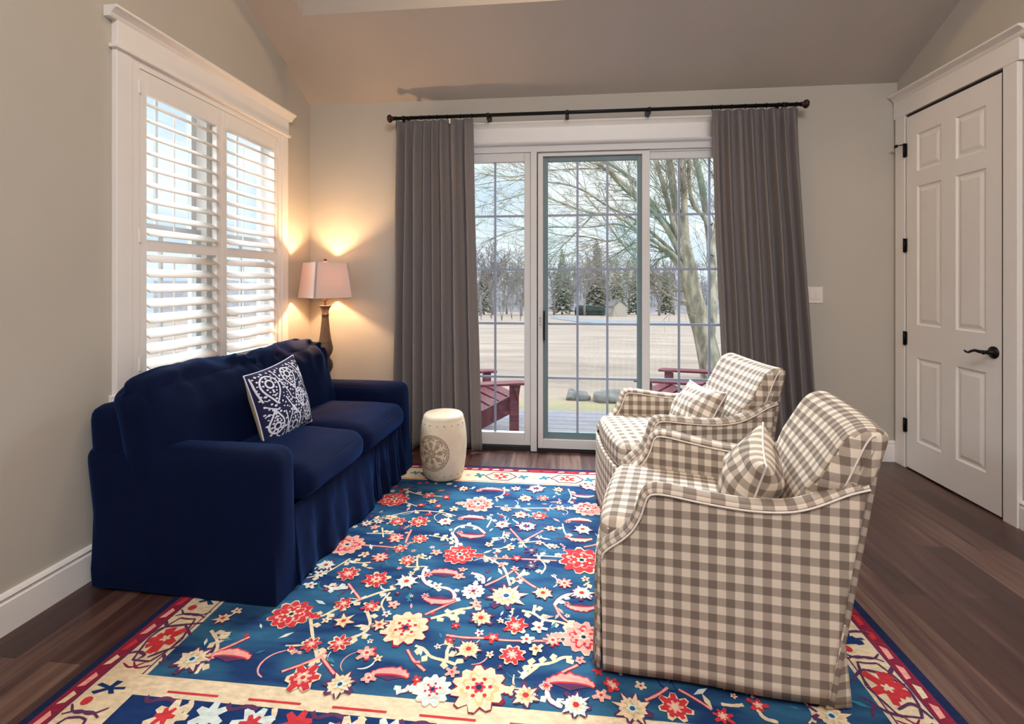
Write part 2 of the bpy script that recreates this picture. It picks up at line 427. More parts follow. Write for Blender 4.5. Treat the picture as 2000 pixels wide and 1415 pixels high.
# ------------------------------------------------------------------ room shell
WL, WR, WB, WF = -2.055, 2.40, 3.82, -2.7     # left, right, back and front wall planes
CH, SLOPE, YF = 2.737, 0.478, 0.75            # wall height at the back, ceiling slope, where it turns flat
ZF = CH+(WB-YF)*SLOPE
def cz(y): return CH+(WB-max(y, YF))*SLOPE
T = 0.14
struct(MB().box(WL-0.02, WR+0.02, WF, WB+0.02, -0.1, 0.0).build('floor', 'floor'), 'dark brown hardwood plank floor running towards the glass doors', 'floor')
# back wall with the door opening
DX0, DX1, DZ = -0.80, 1.38, 2.345
mb = MB()
mb.box(WL-T, DX0, WB, WB+T, -0.1, CH); mb.box(DX1, WR+T, WB, WB+T, -0.1, CH); mb.box(DX0, DX1, WB, WB+T, DZ, CH)
struct(mb.build('wall_back', 'wall'), 'beige end wall around the glass doors', 'wall')
# left wall with window opening
WY0, WY1, WZ0, WZ1 = 2.13, 3.375, 0.80, 2.36
def side_wall(x0, x1, holes):
    m = MB()
    ys = sorted([WF-T, WB+T, YF]+[y for h in holes for y in h[:2]])
    for a, b in zip(ys[:-1], ys[1:]):
        hole = None
        for h in holes:
            if a >= h[0]-1e-6 and b <= h[1]+1e-6: hole = h
        top = lambda y: cz(min(y, WB)) if y > YF else ZF
        if hole:
            m.box(x0, x1, a, b, -0.1, hole[2])
            m.prism([(a, hole[3]), (b, hole[3]), (b, top(b)), (a, top(a))], 0, x0, x1)
        else:
            m.prism([(a, -0.1), (b, -0.1), (b, top(b)), (a, top(a))], 0, x0, x1)
    return m
struct(side_wall(WL-T, WL, [(WY0, WY1, WZ0, WZ1)]).build('wall_left', 'wall'), 'pale greige wall around the shuttered window', 'wall')
struct(side_wall(WR, WR+T, []).build('wall_right', 'wall'), 'beige wall with the white panelled door', 'wall')
struct(MB().box(WL-T, WR+T, WF-T, WF, -0.1, ZF+0.1).build('wall_front', 'wall'))
# sloping ceiling with a square light shaft
SX0, SX1, SY0, SY1 = -1.73, 1.9, 1.5, 3.115
mb = MB()
def slab(x0, x1, y0, y1):
    mb.add([(x, y, cz(y)+dz) for x in (x0, x1) for y in (y0, y1) for dz in (0, 0.12)],
           [(0, 1, 3, 2), (4, 6, 7, 5), (0, 4, 5, 1), (2, 3, 7, 6), (0, 2, 6, 4), (1, 5, 7, 3)])
slab(WL-T, WR+T, SY1, WB+T); slab(WL-T, SX0, SY0, SY1); slab(SX1, WR+T, SY0, SY1); slab(WL-T, WR+T, YF, SY0)
mb.box(WL-T, WR+T, WF-T, YF, ZF, ZF+0.12)
struct(mb.build('ceiling', 'ceiling'), 'greige sloping ceiling above the glass doors', 'ceiling')
mb = MB()
ZS = 4.35
mb.box(SX0-0.05, SX1+0.05, SY1+0.004, SY1+0.05, cz(SY1)+0.02, ZS); mb.box(SX0-0.05, SX1+0.05, SY0-0.05, SY0, cz(SY0)+0.02, ZS)
for x0, x1 in ((SX0-0.05, SX0-0.004), (SX1+0.004, SX1+0.05)):
    mb.prism([(SY0, cz(SY0)+0.02), (SY1, cz(SY1)+0.02), (SY1, ZS), (SY0, ZS)], 0, x0, x1)
mb.box(SX0-0.05, SX1+0.05, SY0-0.05, SY1+0.05, ZS, ZS+0.05)
struct(mb.build('ceiling_shaft', 'wall'), 'warm lit recess opening in the sloping ceiling', 'ceiling')

# baseboards
def base_prof(h=0.15, t=0.018):
    return [(0, 0), (t, 0), (t, h-0.035), (t-0.005, h-0.03), (t-0.005, h-0.02), (t+0.002, h-0.014), (t-0.004, h-0.004), (0, h)]
def baseboard(name, axis, wallpos, sgn, a0, a1):
    p = [(wallpos+sgn*x, z) for x, z in base_prof()]
    m = MB(); m.prism(p, axis, a0, a1)
    return struct(m.build(name, 'trim'), None)
baseboard('baseboard_left', 1, WL, 1, WF, WB)['label'] = 'white moulded baseboard along the left wall'
m = MB()
for a0, a1 in ((WL, DX0-0.02), (DX1+0.02, WR)):
    m.prism([(WB-x, z) for x, z in base_prof()], 0, a0, a1)
struct(m.build('baseboard_back', 'trim'), 'white baseboard on the end wall')
m = MB()
for a0, a1 in ((3.80, WB), (WF, 2.84)): m.prism([(WR-x, z) for x, z in base_prof()], 1, a0, a1)
struct(m.build('baseboard_right', 'trim'), 'white baseboard beside the panelled door')

# ------------------------------------------------------------------ left window: casing, sashes, glass
win = struct(empty('window_1', (WL, 2.75, WZ0)), 'white cased double window behind the shutters', 'window')
def W(m, name, mt, par=win, **k):
    o = m.build(name, mt, None, **k); o.parent = par; o.matrix_parent_inverse = Matrix.Translation(par.location).inverted(); return o
CF = WL+0.027
m = MB(); m.box(WL, CF, 2.045, 2.13, 0.72, 2.375); m.box(WL, CF, 3.375, 3.455, 0.72, 2.375)
m.box(WL, CF, 2.03, 3.47, 0.70, 0.78)
W(m, 'window_casing', 'trim', bevel=0.003)
m = MB()
m.box(WL, CF+0.004, 2.045, 3.455, 2.385, 2.50)
m.box(WL, CF+0.014, 2.03, 3.47, 2.368, 2.386)
m.prism([(WL, 2.495), (CF+0.004, 2.495), (CF+0.010, 2.505), (CF+0.012, 2.512), (CF+0.028, 2.528), (CF+0.040, 2.533), (CF+0.040, 2.545), (WL, 2.545)], 1, 2.005, 3.50)
W(m, 'window_cornice', 'trim', bevel=0.002)
m = MB()      # reveal lining
m.box(WL-T-0.02, WL, WY0-0.0, WY0+0.018, WZ0, WZ1); m.box(WL-T-0.02, WL, WY1-0.018, WY1, WZ0, WZ1)
m.box(WL-T-0.02, WL, WY0, WY1, WZ1-0.018, WZ1); m.box(WL-T-0.02, WL, WY0, WY1, WZ0, WZ0+0.018)
m.box(WL-T-0.02, WL-0.04, 2.70, 2.80, WZ0, WZ1)
W(m, 'window_jamb', 'trim')
for y0, y1 in ((2.148, 2.70), (2.80, 3.357)):
    for z0, z1, xo in ((WZ0+0.02, 1.60, -0.085), (1.56, WZ1-0.02, -0.115)):
        m = MB(); x0, x1 = WL+xo-0.02, WL+xo+0.01; b = 0.038
        m.box(x0, x1, y0, y0+b, z0, z1); m.box(x0, x1, y1-b, y1, z0, z1); m.box(x0, x1, y0+b, y1-b, z0, z0+b); m.box(x0, x1, y0+b, y1-b, z1-b, z1)
        ym = (y0+y1)/2; m.box(x0+0.008, x1-0.008, ym-0.008, ym+0.008, z0+b, z1-b)
        s = W(m, 'window_sash', 'vinyl')
        g = MB().box(WL+xo-0.008, WL+xo-0.004, y0+b, y1-b, z0+b, z1-b).build('glass_pane', 'glass'); g.parent = s

# shutters: two hinged panels in a frame
m = MB()
m.box(WL-0.03, CF-0.004, WY0, 2.172, WZ0, WZ1+0.01); m.box(WL-0.03, CF-0.004, 3.333, WY1, WZ0, WZ1+0.01); m.box(WL-0.03, CF-0.004, 2.172, 3.333, WZ1-0.03, WZ1+0.01); m.box(WL-0.03, CF-0.004, 2.172, 3.333, WZ0, WZ0+0.02)
W(m, 'shutter_frame', 'trim', bevel=0.002)
def louver_mesh(y0, y1, x, z, tilt=R(31)):
    prof = []
    hw, ht = 0.0415, 0.0055
    for k in range(16):
        q = 2*PI*k/16; a, b = hw*math.copysign(abs(math.cos(q))**0.8, math.cos(q)), ht*math.sin(q)
        # room side (+x) edge low
        prof.append((x+a*math.cos(tilt)+b*math.sin(tilt), z-a*math.sin(tilt)+b*math.cos(tilt)))
    vs = [(p[0], y, p[1]) for y in (y0, y1) for p in prof]; n = 16
    return MB().add(vs, [(i, (i+1) % n, n+(i+1) % n, n+i) for i in range(n)]+[tuple(range(n)), tuple(range(2*n-1, n-1, -1))], 0, True)
SHX = WL+0.004
def shutter(ya, yb, label, hinge_side):
    r = empty('window_shutter', (SHX, (ya+yb)/2, WZ0+0.022)); inv = Matrix.Translation(r.location).inverted()
    tag(r, label, 'shutter', 'white louvered shutters on the left window')
    z0, z1 = WZ0+0.022, WZ1-0.032; st = 0.043; x0, x1 = SHX-0.015, SHX+0.015
    def P(m, nme, mt='trim', **k):
        o = m.build(nme, mt, **k); o.parent = r; o.matrix_parent_inverse = inv; return o
    m = MB(); m.box(x0, x1, ya, ya+st, z0, z1); m.box(x0, x1, yb-st, yb, z0, z1)
    m.box(x0, x1, ya+st, yb-st, z0, 0.850); m.box(x0, x1, ya+st, yb-st, 1.451, 1.506); m.box(x0, x1, ya+st, yb-st, 2.222, z1)
    P(m, 'panel_frame', bevel=0.002)
    for k in range(8): P(louver_mesh(ya+st+0.003, yb-st-0.003, SHX, 0.888+k*0.0755), 'louver')
    for k in range(9): P(louver_mesh(ya+st+0.003, yb-st-0.003, SHX, 1.545+k*0.0792), 'louver')
    m = MB(); yr = ya+st+(yb-ya-2*st)*0.5
    m.box(SHX-0.052, SHX-0.046, yr-0.004, yr+0.004, 0.90, 1.44); m.box(SHX-0.052, SHX-0.046, yr-0.004, yr+0.004, 1.56, 2.20)
    P(m, 'tilt_rod')
    yh = ya-0.002 if hinge_side < 0 else yb+0.002
    for z in (0.90, 1.52, 2.24):
        P(MB().box(x1-0.004, x1+0.008, yh-0.006, yh+0.006, z-0.032, z+0.032), 'hinge', bevel=0.001)
shutter(2.174, 2.751, 'white louvered shutter on the left window, half nearer the camera', -1)
shutter(2.753, 3.331, 'white louvered shutter on the left window, half nearer the lamp', 1)

# ------------------------------------------------------------------ patio door (three panels)
door = struct(empty('door_1', (0.29, WB, 0.0)), 'three panel glass patio door with grey muntins', 'door')
dinv = Matrix.Translation(door.location).inverted()
def D(m, name, mt, par=door, **k):
    o = m.build(name, mt, **k); o.parent = par
    if par is door: o.matrix_parent_inverse = dinv
    return o
F0 = 3.755
m = MB()
m.box(DX0, DX0+0.04, F0, WB+T, 0.03, DZ); m.box(DX1-0.04, DX1, F0, WB+T, 0.03, DZ); m.box(DX0, DX1, F0+0.02, WB+T, 2.275, DZ)
m.prism([(F0, 2.29), (F0, 2.335), (F0-0.02, 2.342), (F0-0.028, 2.352), (F0-0.028, 2.362), (WB, 2.362), (WB, 2.29)], 0, DX0-0.05, DX1+0.05)
m.box(-0.247, -0.200, F0-0.015, WB+T, 0.004, 2.29)                      # mullion that runs down to the floor
D(m, 'door_frame', 'vinyl', bevel=0.002)
m = MB(); m.box(DX0-0.09, DX1+0.09, 3.80, WB, 2.362, 2.495)
m.prism([(WB, 2.49), (3.80, 2.49), (3.795, 2.50), (3.78, 2.515), (3.768, 2.522), (3.768, 2.535), (WB, 2.535)], 0, DX0-0.13, DX1+0.13)
m.box(DX0-0.09, DX0, 3.80, WB, 0.0, 2.362); m.box(DX1, DX1+0.09, 3.80, WB, 0.0, 2.362)
D(m, 'door_casing', 'trim', bevel=0.003)
D(MB().box(DX0, DX1, F0-0.005, WB+T, 0.0, 0.038), 'threshold', 'sill_gap', bevel=0.003)
MZ = (0.560, 0.975, 1.392, 1.805)
def panel(name, x0, x1, gx0, gx1, gz0, gz1, verts, yf, th=0.045, fm='vinyl', ztop=2.29, zb=0.04, mw=0.0085):
    m = MB()
    m.box(x0, gx0, yf, yf+th, zb, ztop); m.box(gx1, x1, yf, yf+th, zb, ztop); m.box(gx0, gx1, yf, yf+th, zb, gz0); m.box(gx0, gx1, yf, yf+th, gz1, ztop)
    f = D(m, name, fm, bevel=0.003)
    g = D(MB().box(gx0, gx1, yf+th*0.62, yf+th*0.62+0.004, gz0, gz1), 'glass_pane', 'glass', par=f)
    mu = MB(); ym = yf+th*0.5
    for x in verts: mu.box(x-mw, x+mw, ym-0.005, ym+0.004, gz0, gz1)
    for z in MZ: mu.box(gx0, gx1, ym-0.004, ym+0.003, z-mw, z+mw)
    D(mu, 'muntins', 'muntin', par=f)
    return f
panel('fixed_panel', DX0+0.04, -0.250, -0.735, -0.298, 0.135, 2.222, (-0.525,), 3.765)
panel('fixed_panel', 0.600, DX1-0.04, 0.648, 1.30, 0.135, 2.222, (0.865, 1.085), 3.785)
m = MB()
m.box(-0.192, -0.153, 3.745, 3.80, 0.03, 2.275); m.box(0.585, 0.640, 3.745, 3.80, 0.03, 2.275)
m.box(-0.153, 0.585, 3.745, 3.80, 2.253, 2.275); m.box(-0.153, 0.585, 3.745, 3.80, 0.03, 0.098)
sl = D(m, 'sliding_panel', 'vinyl', bevel=0.002)
D(MB().box(-0.199, -0.193, 3.76, 3.80, 0.04, 2.28), 'slot_dark_strip', 'sill_gap', par=sl)  # dark strip standing in for the slot beside the sliding panel
m = MB()
m.box(-0.153, -0.116, 3.77, 3.80, 0.098, 2.253); m.box(0.553, 0.585, 3.77, 3.80, 0.098, 2.253); m.box(-0.116, 0.553, 3.77, 3.80, 2.216, 2.253); m.box(-0.116, 0.553, 3.77, 3.80, 0.098, 0.148)
D(m, 'inner_frame', 'screenframe', par=sl, bevel=0.002)
D(MB().box(-0.116, 0.553, 3.786, 3.790, 0.148, 2.216), 'glass_pane', 'glass', par=sl)
mu = MB()
for x in (0.108, 0.332): mu.box(x-0.0085, x+0.0085, 3.776, 3.785, 0.148, 2.216)
for z in MZ: mu.box(-0.116, 0.553, 3.777, 3.784, z-0.0085, z+0.0085)
D(mu, 'muntins', 'muntin', par=sl)
D(MB().box(-0.150, -0.138, 3.725, 3.77, 0.85, 1.075), 'door_handle', 'black', par=sl, bevel=0.004)
m = MB(); m.box(-0.181, -0.169, 3.739, 3.746, 0.955, 1.035); D(m, 'latch_plate', 'vinyl', par=sl, bevel=0.002)
m = MB()
for k in range(3): m.box(-0.178, -0.172, 3.7365, 3.7395, 0.965+k*0.024, 0.978+k*0.024)
D(m, 'latch_button', 'screenframe', par=sl)

# ------------------------------------------------------------------ right hand six panel door
d2 = struct(empty('door_2', (WR, 3.31, 0.0)), 'white six panel interior door with black hardware', 'door')
d2inv = Matrix.Translation(d2.location).inverted()
def D2(m, name, mt, **k):
    o = m.build(name, mt, **k); o.parent = d2; o.matrix_parent_inverse = d2inv; return o
XF = WR-0.027
m = MB(); m.box(XF, WR, 3.703, 3.80, 0, 2.462); m.box(XF, WR, 2.845, 2.930, 0, 2.462)
m.box(XF-0.002, WR, 2.83, 3.815, 2.462, 2.585)
m.prism([(WR, 2.58), (XF-0.002, 2.58), (XF-0.008, 2.59), (XF-0.012, 2.602), (XF-0.03, 2.618), (XF-0.042, 2.622), (XF-0.042, 2.634), (WR, 2.634)], 1, 2.79, 3.815)
D2(m, 'door_casing', 'trim', bevel=0.002)
# slab with recessed panels (grid of y cuts x z cuts)
SX = WR-0.021
ys = [2.942, 3.045, 3.260, 3.375, 3.590, 3.692]; zs = [0.012, 0.215, 0.785, 1.005, 1.945, 2.045, 2.300, 2.440]
mb = MB(); 
for i in range(5):
    for j in range(7):
        y0, y1, z0, z1 = ys[i], ys[i+1], zs[j], zs[j+1]
        if i in (1, 3) and j in (1, 3, 5):
            def ring(a, b, xa, xb):
                o = [(xa, y0+a, z0+a), (xa, y1-a, z0+a), (xa, y1-a, z1-a), (xa, y0+a, z1-a)]; q = [(xb, y0+b, z0+b), (xb, y1-b, z0+b), (xb, y1-b, z1-b), (xb, y0+b, z1-b)]
                mb.add(o+q, [(k, (k+1) % 4, 4+(k+1) % 4, 4+k) for k in range(4)])
            ring(0, 0.010, SX, SX+0.009); ring(0.010, 0.020, SX+0.009, SX+0.009); ring(0.020, 0.042, SX+0.009, SX+0.002)
            a = 0.042; mb.add([(SX+0.002, y0+a, z0+a), (SX+0.002, y1-a, z0+a), (SX+0.002, y1-a, z1-a), (SX+0.002, y0+a, z1-a)], [(0, 1, 2, 3)])
        else:
            mb.add([(SX, y0, z0), (SX, y1, z0), (SX, y1, z1), (SX, y0, z1)], [(0, 1, 2, 3)])
D2(mb, 'door_slab', 'trim', fix=False)
D2(MB().box(WR-0.008, WR-0.001, 2.930, 3.703, 0.001, 2.462), 'door_gap_shade', 'sill_gap')  # dark sheet behind the slab, standing in for shade in its gap
for z in (2.215, 1.552, 0.905, 0.300):
    m = MB(); m.tube([(XF-0.006, 3.697, z-0.048), (XF-0.006, 3.697, z+0.048)], 0.0075, 10); m.box(XF-0.003, XF+0.01, 3.683, 3.711, z-0.045, z+0.045)
    D2(m, 'hinge', 'black')
m = MB(); m.tube([(XF-0.008, 3.70, 2.256), (XF-0.03, 3.725, 2.256), (XF-0.036, 3.745, 2.252)], 0.004, 8); m.lathe([(0.004, -0.012), (0.011, -0.006), (0.012, 0.004), (0.006, 0.010)], 12, (XF-0.034, 3.735, 2.255))
m.tube([(XF-0.034, 3.74, 2.255), (XF-0.02, 3.775, 2.25)], 0.004, 8)
D2(m, 'hinge_pin_stop', 'black')
m = MB()
hy, hz = 2.992, 0.905
def latx(prof, n=24):
    vs = []
    for r, x in prof:
        for k in range(n): q = 2*PI*k/n; vs.append((SX-x, hy+r*math.cos(q), hz+r*math.sin(q)))
    m.add(vs, [(i*n+k, i*n+(k+1) % n, (i+1)*n+(k+1) % n, (i+1)*n+k) for i in range(len(prof)-1) for k in range(n)]+[tuple((len(prof)-1)*n+k for k in range(n))], 0, True)
latx([(0.034, 0), (0.034, 0.006), (0.029, 0.011), (0.013, 0.015), (0.011, 0.05), (0.013, 0.056), (0.008, 0.062), (0.001, 0.063)])
m.tube([(SX-0.052, hy, hz), (SX-0.055, hy+0.03, hz+0.001), (SX-0.056, hy+0.055, hz+0.004), (SX-0.056, hy+0.08, hz-0.004), (SX-0.054, hy+0.10, hz-0.014), (SX-0.052, hy+0.12, hz-0.014), (SX-0.050, hy+0.135, hz-0.008)], [0.010, 0.0095, 0.008, 0.0075, 0.0065, 0.006, 0.0055], 12)
D2(m, 'lever_handle', 'black')

# light switch
sw = empty('light_switch', (1.833, WB, 1.20)); tag(sw, 'white double rocker switch plate on wall beside the right curtain', 'light switch')
o = MB().box(-0.058, 0.058, -0.006, 0, -0.060, 0.060).build('wall_plate', 'switch', sw, bevel=0.003)
for x in (-0.024, 0.024):
    MB().box(x-0.0165, x+0.0165, -0.010, -0.006, -0.033, 0.033).build('rocker', 'switch', sw, bevel=0.002)

# ------------------------------------------------------------------ curtain rod and curtains
rod = empty('curtain_rod', (0.19, 3.70, 2.565)); tag(rod, 'dark metal curtain rod above the glass doors', 'curtain rod')
MB().tube([(-1.50, 0, 0), (1.50, 0, 0)], 0.0135, 16).build('pole', 'black', rod)
for s in (-1, 1):
    pr = [(0.012, 0), (0.018, 0.004), (0.014, 0.012), (0.022, 0.020), (0.030, 0.030), (0.031, 0.040), (0.024, 0.050), (0.008, 0.054)]
    m = MB(); n = 20; vs = []
    for r, x in pr:
        for k in range(n): q = 2*PI*k/n; vs.append((s*(1.495+x), r*math.cos(q), r*math.sin(q)))
    m.add(vs, [(i*n+k, i*n+(k+1) % n, (i+1)*n+(k+1) % n, (i+1)*n+k) for i in range(len(pr)-1) for k in range(n)]+[tuple(range(n)), tuple((len(pr)-1)*n+k for k in range(n))], 0, True)
    m.build('finial', 'bronze', rod)
for x in (-0.76, -0.16, 0.44, 1.38, -1.42):
    m = MB(); m.box(x-0.012, x+0.012, 0.0, 0.118, -0.030, -0.014); m.box(x-0.014, x+0.014, 0.112, 0.118, -0.06, 0.03)
    m.tube([(x-0.010, 0, 0), (x+0.010, 0, 0)], 0.018, 14)
    m.build('rod_bracket', 'black', rod, bevel=0.002)

def curtain(name, label, tx0, tx1, bx0, bx1, yt, yb, folds, seed, edge):
    rnd = random.Random(seed)
    H = 2.54; N = folds*14; NV = 40
    ph = [0]; 
    wd = [rnd.uniform(0.7, 1.35) for _ in range(folds)]; S = sum(wd)
    cum = [0]
    for x in wd: cum.append(cum[-1]+x/S)
    am = [rnd.uniform(0.75, 1.15) for _ in range(folds+1)]
    def fn(u, v):
        z = 0.018+(H-0.018)*v
        k = 0
        while k < folds-1 and u > cum[k+1]: k += 1
        t = (u-cum[k])/(cum[k+1]-cum[k])
        a = (am[k]*(1-t)+am[k+1]*t)
        amp = 0.034+0.018*(1-v)
        if edge == 'r' and u > 0.86: amp *= max(0.1, (1-u)/0.14)
        if edge == 'l' and u < 0.14: amp *= max(0.1, u/0.14)
        wave = math.cos(2*PI*t)
        wave = math.copysign(abs(wave)**0.75, wave)
        s = (1-v)**1.15
        x = (tx0+(tx1-tx0)*u)*(1-s)+(bx0+(bx1-bx0)*u)*s
        x += 0.010*math.sin(2*PI*t*1+0.6)*(0.6+0.4*(1-v))
        x += 0.008*noise.noise(Vector((u*9, v*2.5, seed)))
        y = yt*(1-s)+yb*s+amp*a*wave+0.010*noise.noise(Vector((u*6, v*3, seed+5)))
        if v > 0.95: y += (yt-y)*0.45*(v-0.95)/0.05
        return (x, y, z)
    m = MB(); m.grid(fn, N, NV)
    o = m.build('curtain_panel', 'curtain', None, solid=0.004, smooth=True, fix=False)
    r = empty(name, ((tx0+tx1)/2, yt, 2.54)); tag(r, label, 'curtain', 'grey curtains on the rod')
    inv = Matrix.Translation(r.location).inverted(); o.parent = r; o.matrix_parent_inverse = inv
    for k in range(folds+1):
        x = tx0+(tx1-tx0)*cum[min(k, folds)]
        x = min(max(x, tx0+0.01), tx1-0.01)
        if abs(x) < 5:
            h = MB().tube([(x+0.0*q, 3.70+0.0165*math.cos(q), 2.563+0.018*math.sin(q)) for q in [2*PI*i/14 for i in range(14)]], 0.0022, 6, closed=True).build('curtain_ring', 'black')
            h.parent = r; h.matrix_parent_inverse = inv
    return r
c1 = curtain('curtain', 'taupe grey curtain gathered at the left of the glass doors', -1.30, -0.685, -1.33, -0.615, 3.69, 3.675, 8, 4, 'r')
g = MB().box(-0.862, -0.850, 3.655, 3.664, 2.500, 2.535).build('curtain_hook', 'switch', bevel=0.002); g.parent = c1; g.matrix_parent_inverse = Matrix.Translation(c1.location).inverted()
curtain('curtain', 'taupe grey curtain gathered at the right of the glass doors', 1.065, 1.665, 1.16, 1.83, 3.69, 3.675, 8, 11, 'l')

# ------------------------------------------------------------------ rug
def in_rug(): pass
RX0, RX1, RY0, RY1 = -1.580, 1.175, -0.27, 3.388
RZ = 0.011
rc = {'navy': (30, 40, 72), 'field': (34, 84, 130), 'guard': (136, 40, 62), 'cream': (224, 200, 166), 'red': (196, 56, 62), 'pink': (232, 158, 146),
      'pale': (206, 214, 206), 'purple': (92, 54, 86), 'deep': (28, 52, 98), 'gold': (214, 178, 124), 'teal': (58, 120, 138)}
def rugmat(n, c):
    return mat('rug_'+n, lin(c), 0.95, noise_amt=0.16, noise_scale=38, bump=0.5, bump_scale=420, spec=0.1, stretch=(1, 2.2, 1))
RN = list(rc)
def field_mat():
    m = rugmat('field_blue', rc['field']); n = m.node_tree; p = n.nodes['Principled BSDF']
    t = n.nodes.new('ShaderNodeTexCoord'); z = n.nodes.new('ShaderNodeTexNoise'); z.inputs['Scale'].default_value = 3.5; z.inputs['Detail'].default_value = 6
    mp = n.nodes.new('ShaderNodeMapping'); mp.inputs['Scale'].default_value = (1, 3, 1)
    n.links.new(t.outputs['Object'], mp.inputs[0]); n.links.new(mp.outputs[0], z.inputs['Vector'])
    c = n.nodes.new('ShaderNodeValToRGB'); c.color_ramp.elements[0].position = 0.38; c.color_ramp.elements[0].color = lin((30, 54, 96))
    c.color_ramp.elements[1].position = 0.62; c.color_ramp.elements[1].color = lin((50, 96, 126))
    n.links.new(z.outputs[0], c.inputs[0]); n.links.new(c.outputs[0], p.inputs['Base Color'])
    return m
rugmats = [field_mat() if k == 'field' else rugmat(k, v) for k, v in rc.items()]
RI = {k: i for i, k in enumerate(RN)}
rug = MB(); rrn = random.Random(7)
rug.box(RX0, RX1, RY0, RY1, 0.0005, RZ, RI['navy'])
LC = [0]
def lz(lay):
    LC[0] += 1; return RZ+0.00030*lay+(LC[0] % 97)*0.0000028
def poly(pts, c, lay):
    z = lz(lay)
    pts = [(min(max(x, RX0+0.002), RX1-0.002), min(max(y, RY0+0.002), RY1-0.002)) for x, y in pts]
    t = tessellate_polygon([[Vector((p[0], p[1], 0)) for p in pts]])
    fs = []
    for a, b, c3 in t:
        A, B, C = pts[a], pts[b], pts[c3]
        fs.append((a, b, c3) if (B[0]-A[0])*(C[1]-A[1])-(B[1]-A[1])*(C[0]-A[0]) > 0 else (a, c3, b))
    rug.add([(p[0], p[1], z) for p in pts], fs, RI[c])
def rect(x0, x1, y0, y1, c, lay): poly([(x0, y0), (x1, y0), (x1, y1), (x0, y1)], c, lay)
def star(cx, cy, r, n, inner, c, lay, rot=0, jit=0.10, sy=1.0, sub=2):
    p = []
    for k in range(n*2):
        rr = r*(1 if k % 2 == 0 else inner)*(1+rrn.uniform(-jit, jit)); q = rot+PI*k/n
        if k % 2 == 0 and sub:
            for d in (-0.16, 0.16): p.append((cx+rr*math.cos(q+d*PI/n*2), cy+sy*rr*math.sin(q+d*PI/n*2)))
        else: p.append((cx+rr*math.cos(q), cy+sy*rr*math.sin(q)))
    poly(p, c, lay)
def disc(cx, cy, r, c, lay, sy=1.0, n=10): poly([(cx+r*math.cos(2*PI*k/n)*(1+rrn.uniform(-.08, .08)), cy+sy*r*math.sin(2*PI*k/n)) for k in range(n)], c, lay)
def smooth(pts, k=2):
    pts = [Vector((p[0], p[1])) for p in pts]
    for _ in range(k):
        q = [pts[0]]
        for a, b in zip(pts[:-1], pts[1:]): q += [a*0.75+b*0.25, a*0.25+b*0.75]
        pts = q+[pts[-1]]
    return pts
def ribbon(pts, wd, c, lay, leaves=0.0, taper=0.0):
    pts = smooth(pts, 2); L = []; Rr = []; n = len(pts)
    for i, p in enumerate(pts):
        t = pts[min(i+1, n-1)]-pts[max(i-1, 0)]
        if t.length < 1e-9: continue
        t.normalize(); nn = Vector((-t.y, t.x)); ww = wd*(1-taper*abs(2*i/(n-1)-1))*(1+rrn.uniform(-.18, .18))
        L.append(p+nn*ww/2); Rr.append(p-nn*ww/2)
    zz = lz(lay)
    for i in range(len(L)-1):
        a, b, c2, d = Rr[i], Rr[i+1], L[i+1], L[i]
        rug.add([(q.x, q.y, zz) for q in (a, b, c2, d)], [(0, 1, 2, 3)], RI[c])
    if leaves:
        k = 3
        while k < n-2:
            p = pts[k]; t = (pts[k+1]-pts[k-1]).normalized(); s = rrn.choice((-1, 1)); nn = Vector((-t.y, t.x))*s
            q = p+nn*leaves+t*leaves*0.5; m1 = p+nn*leaves*0.5+t*leaves*0.75; m2 = p+nn*leaves*0.7-t*leaves*0.1
            poly([(p.x, p.y), (m1.x, m1.y), (q.x, q.y), (m2.x, m2.y)], c, lay)
            k += rrn.choice((3, 4, 5))
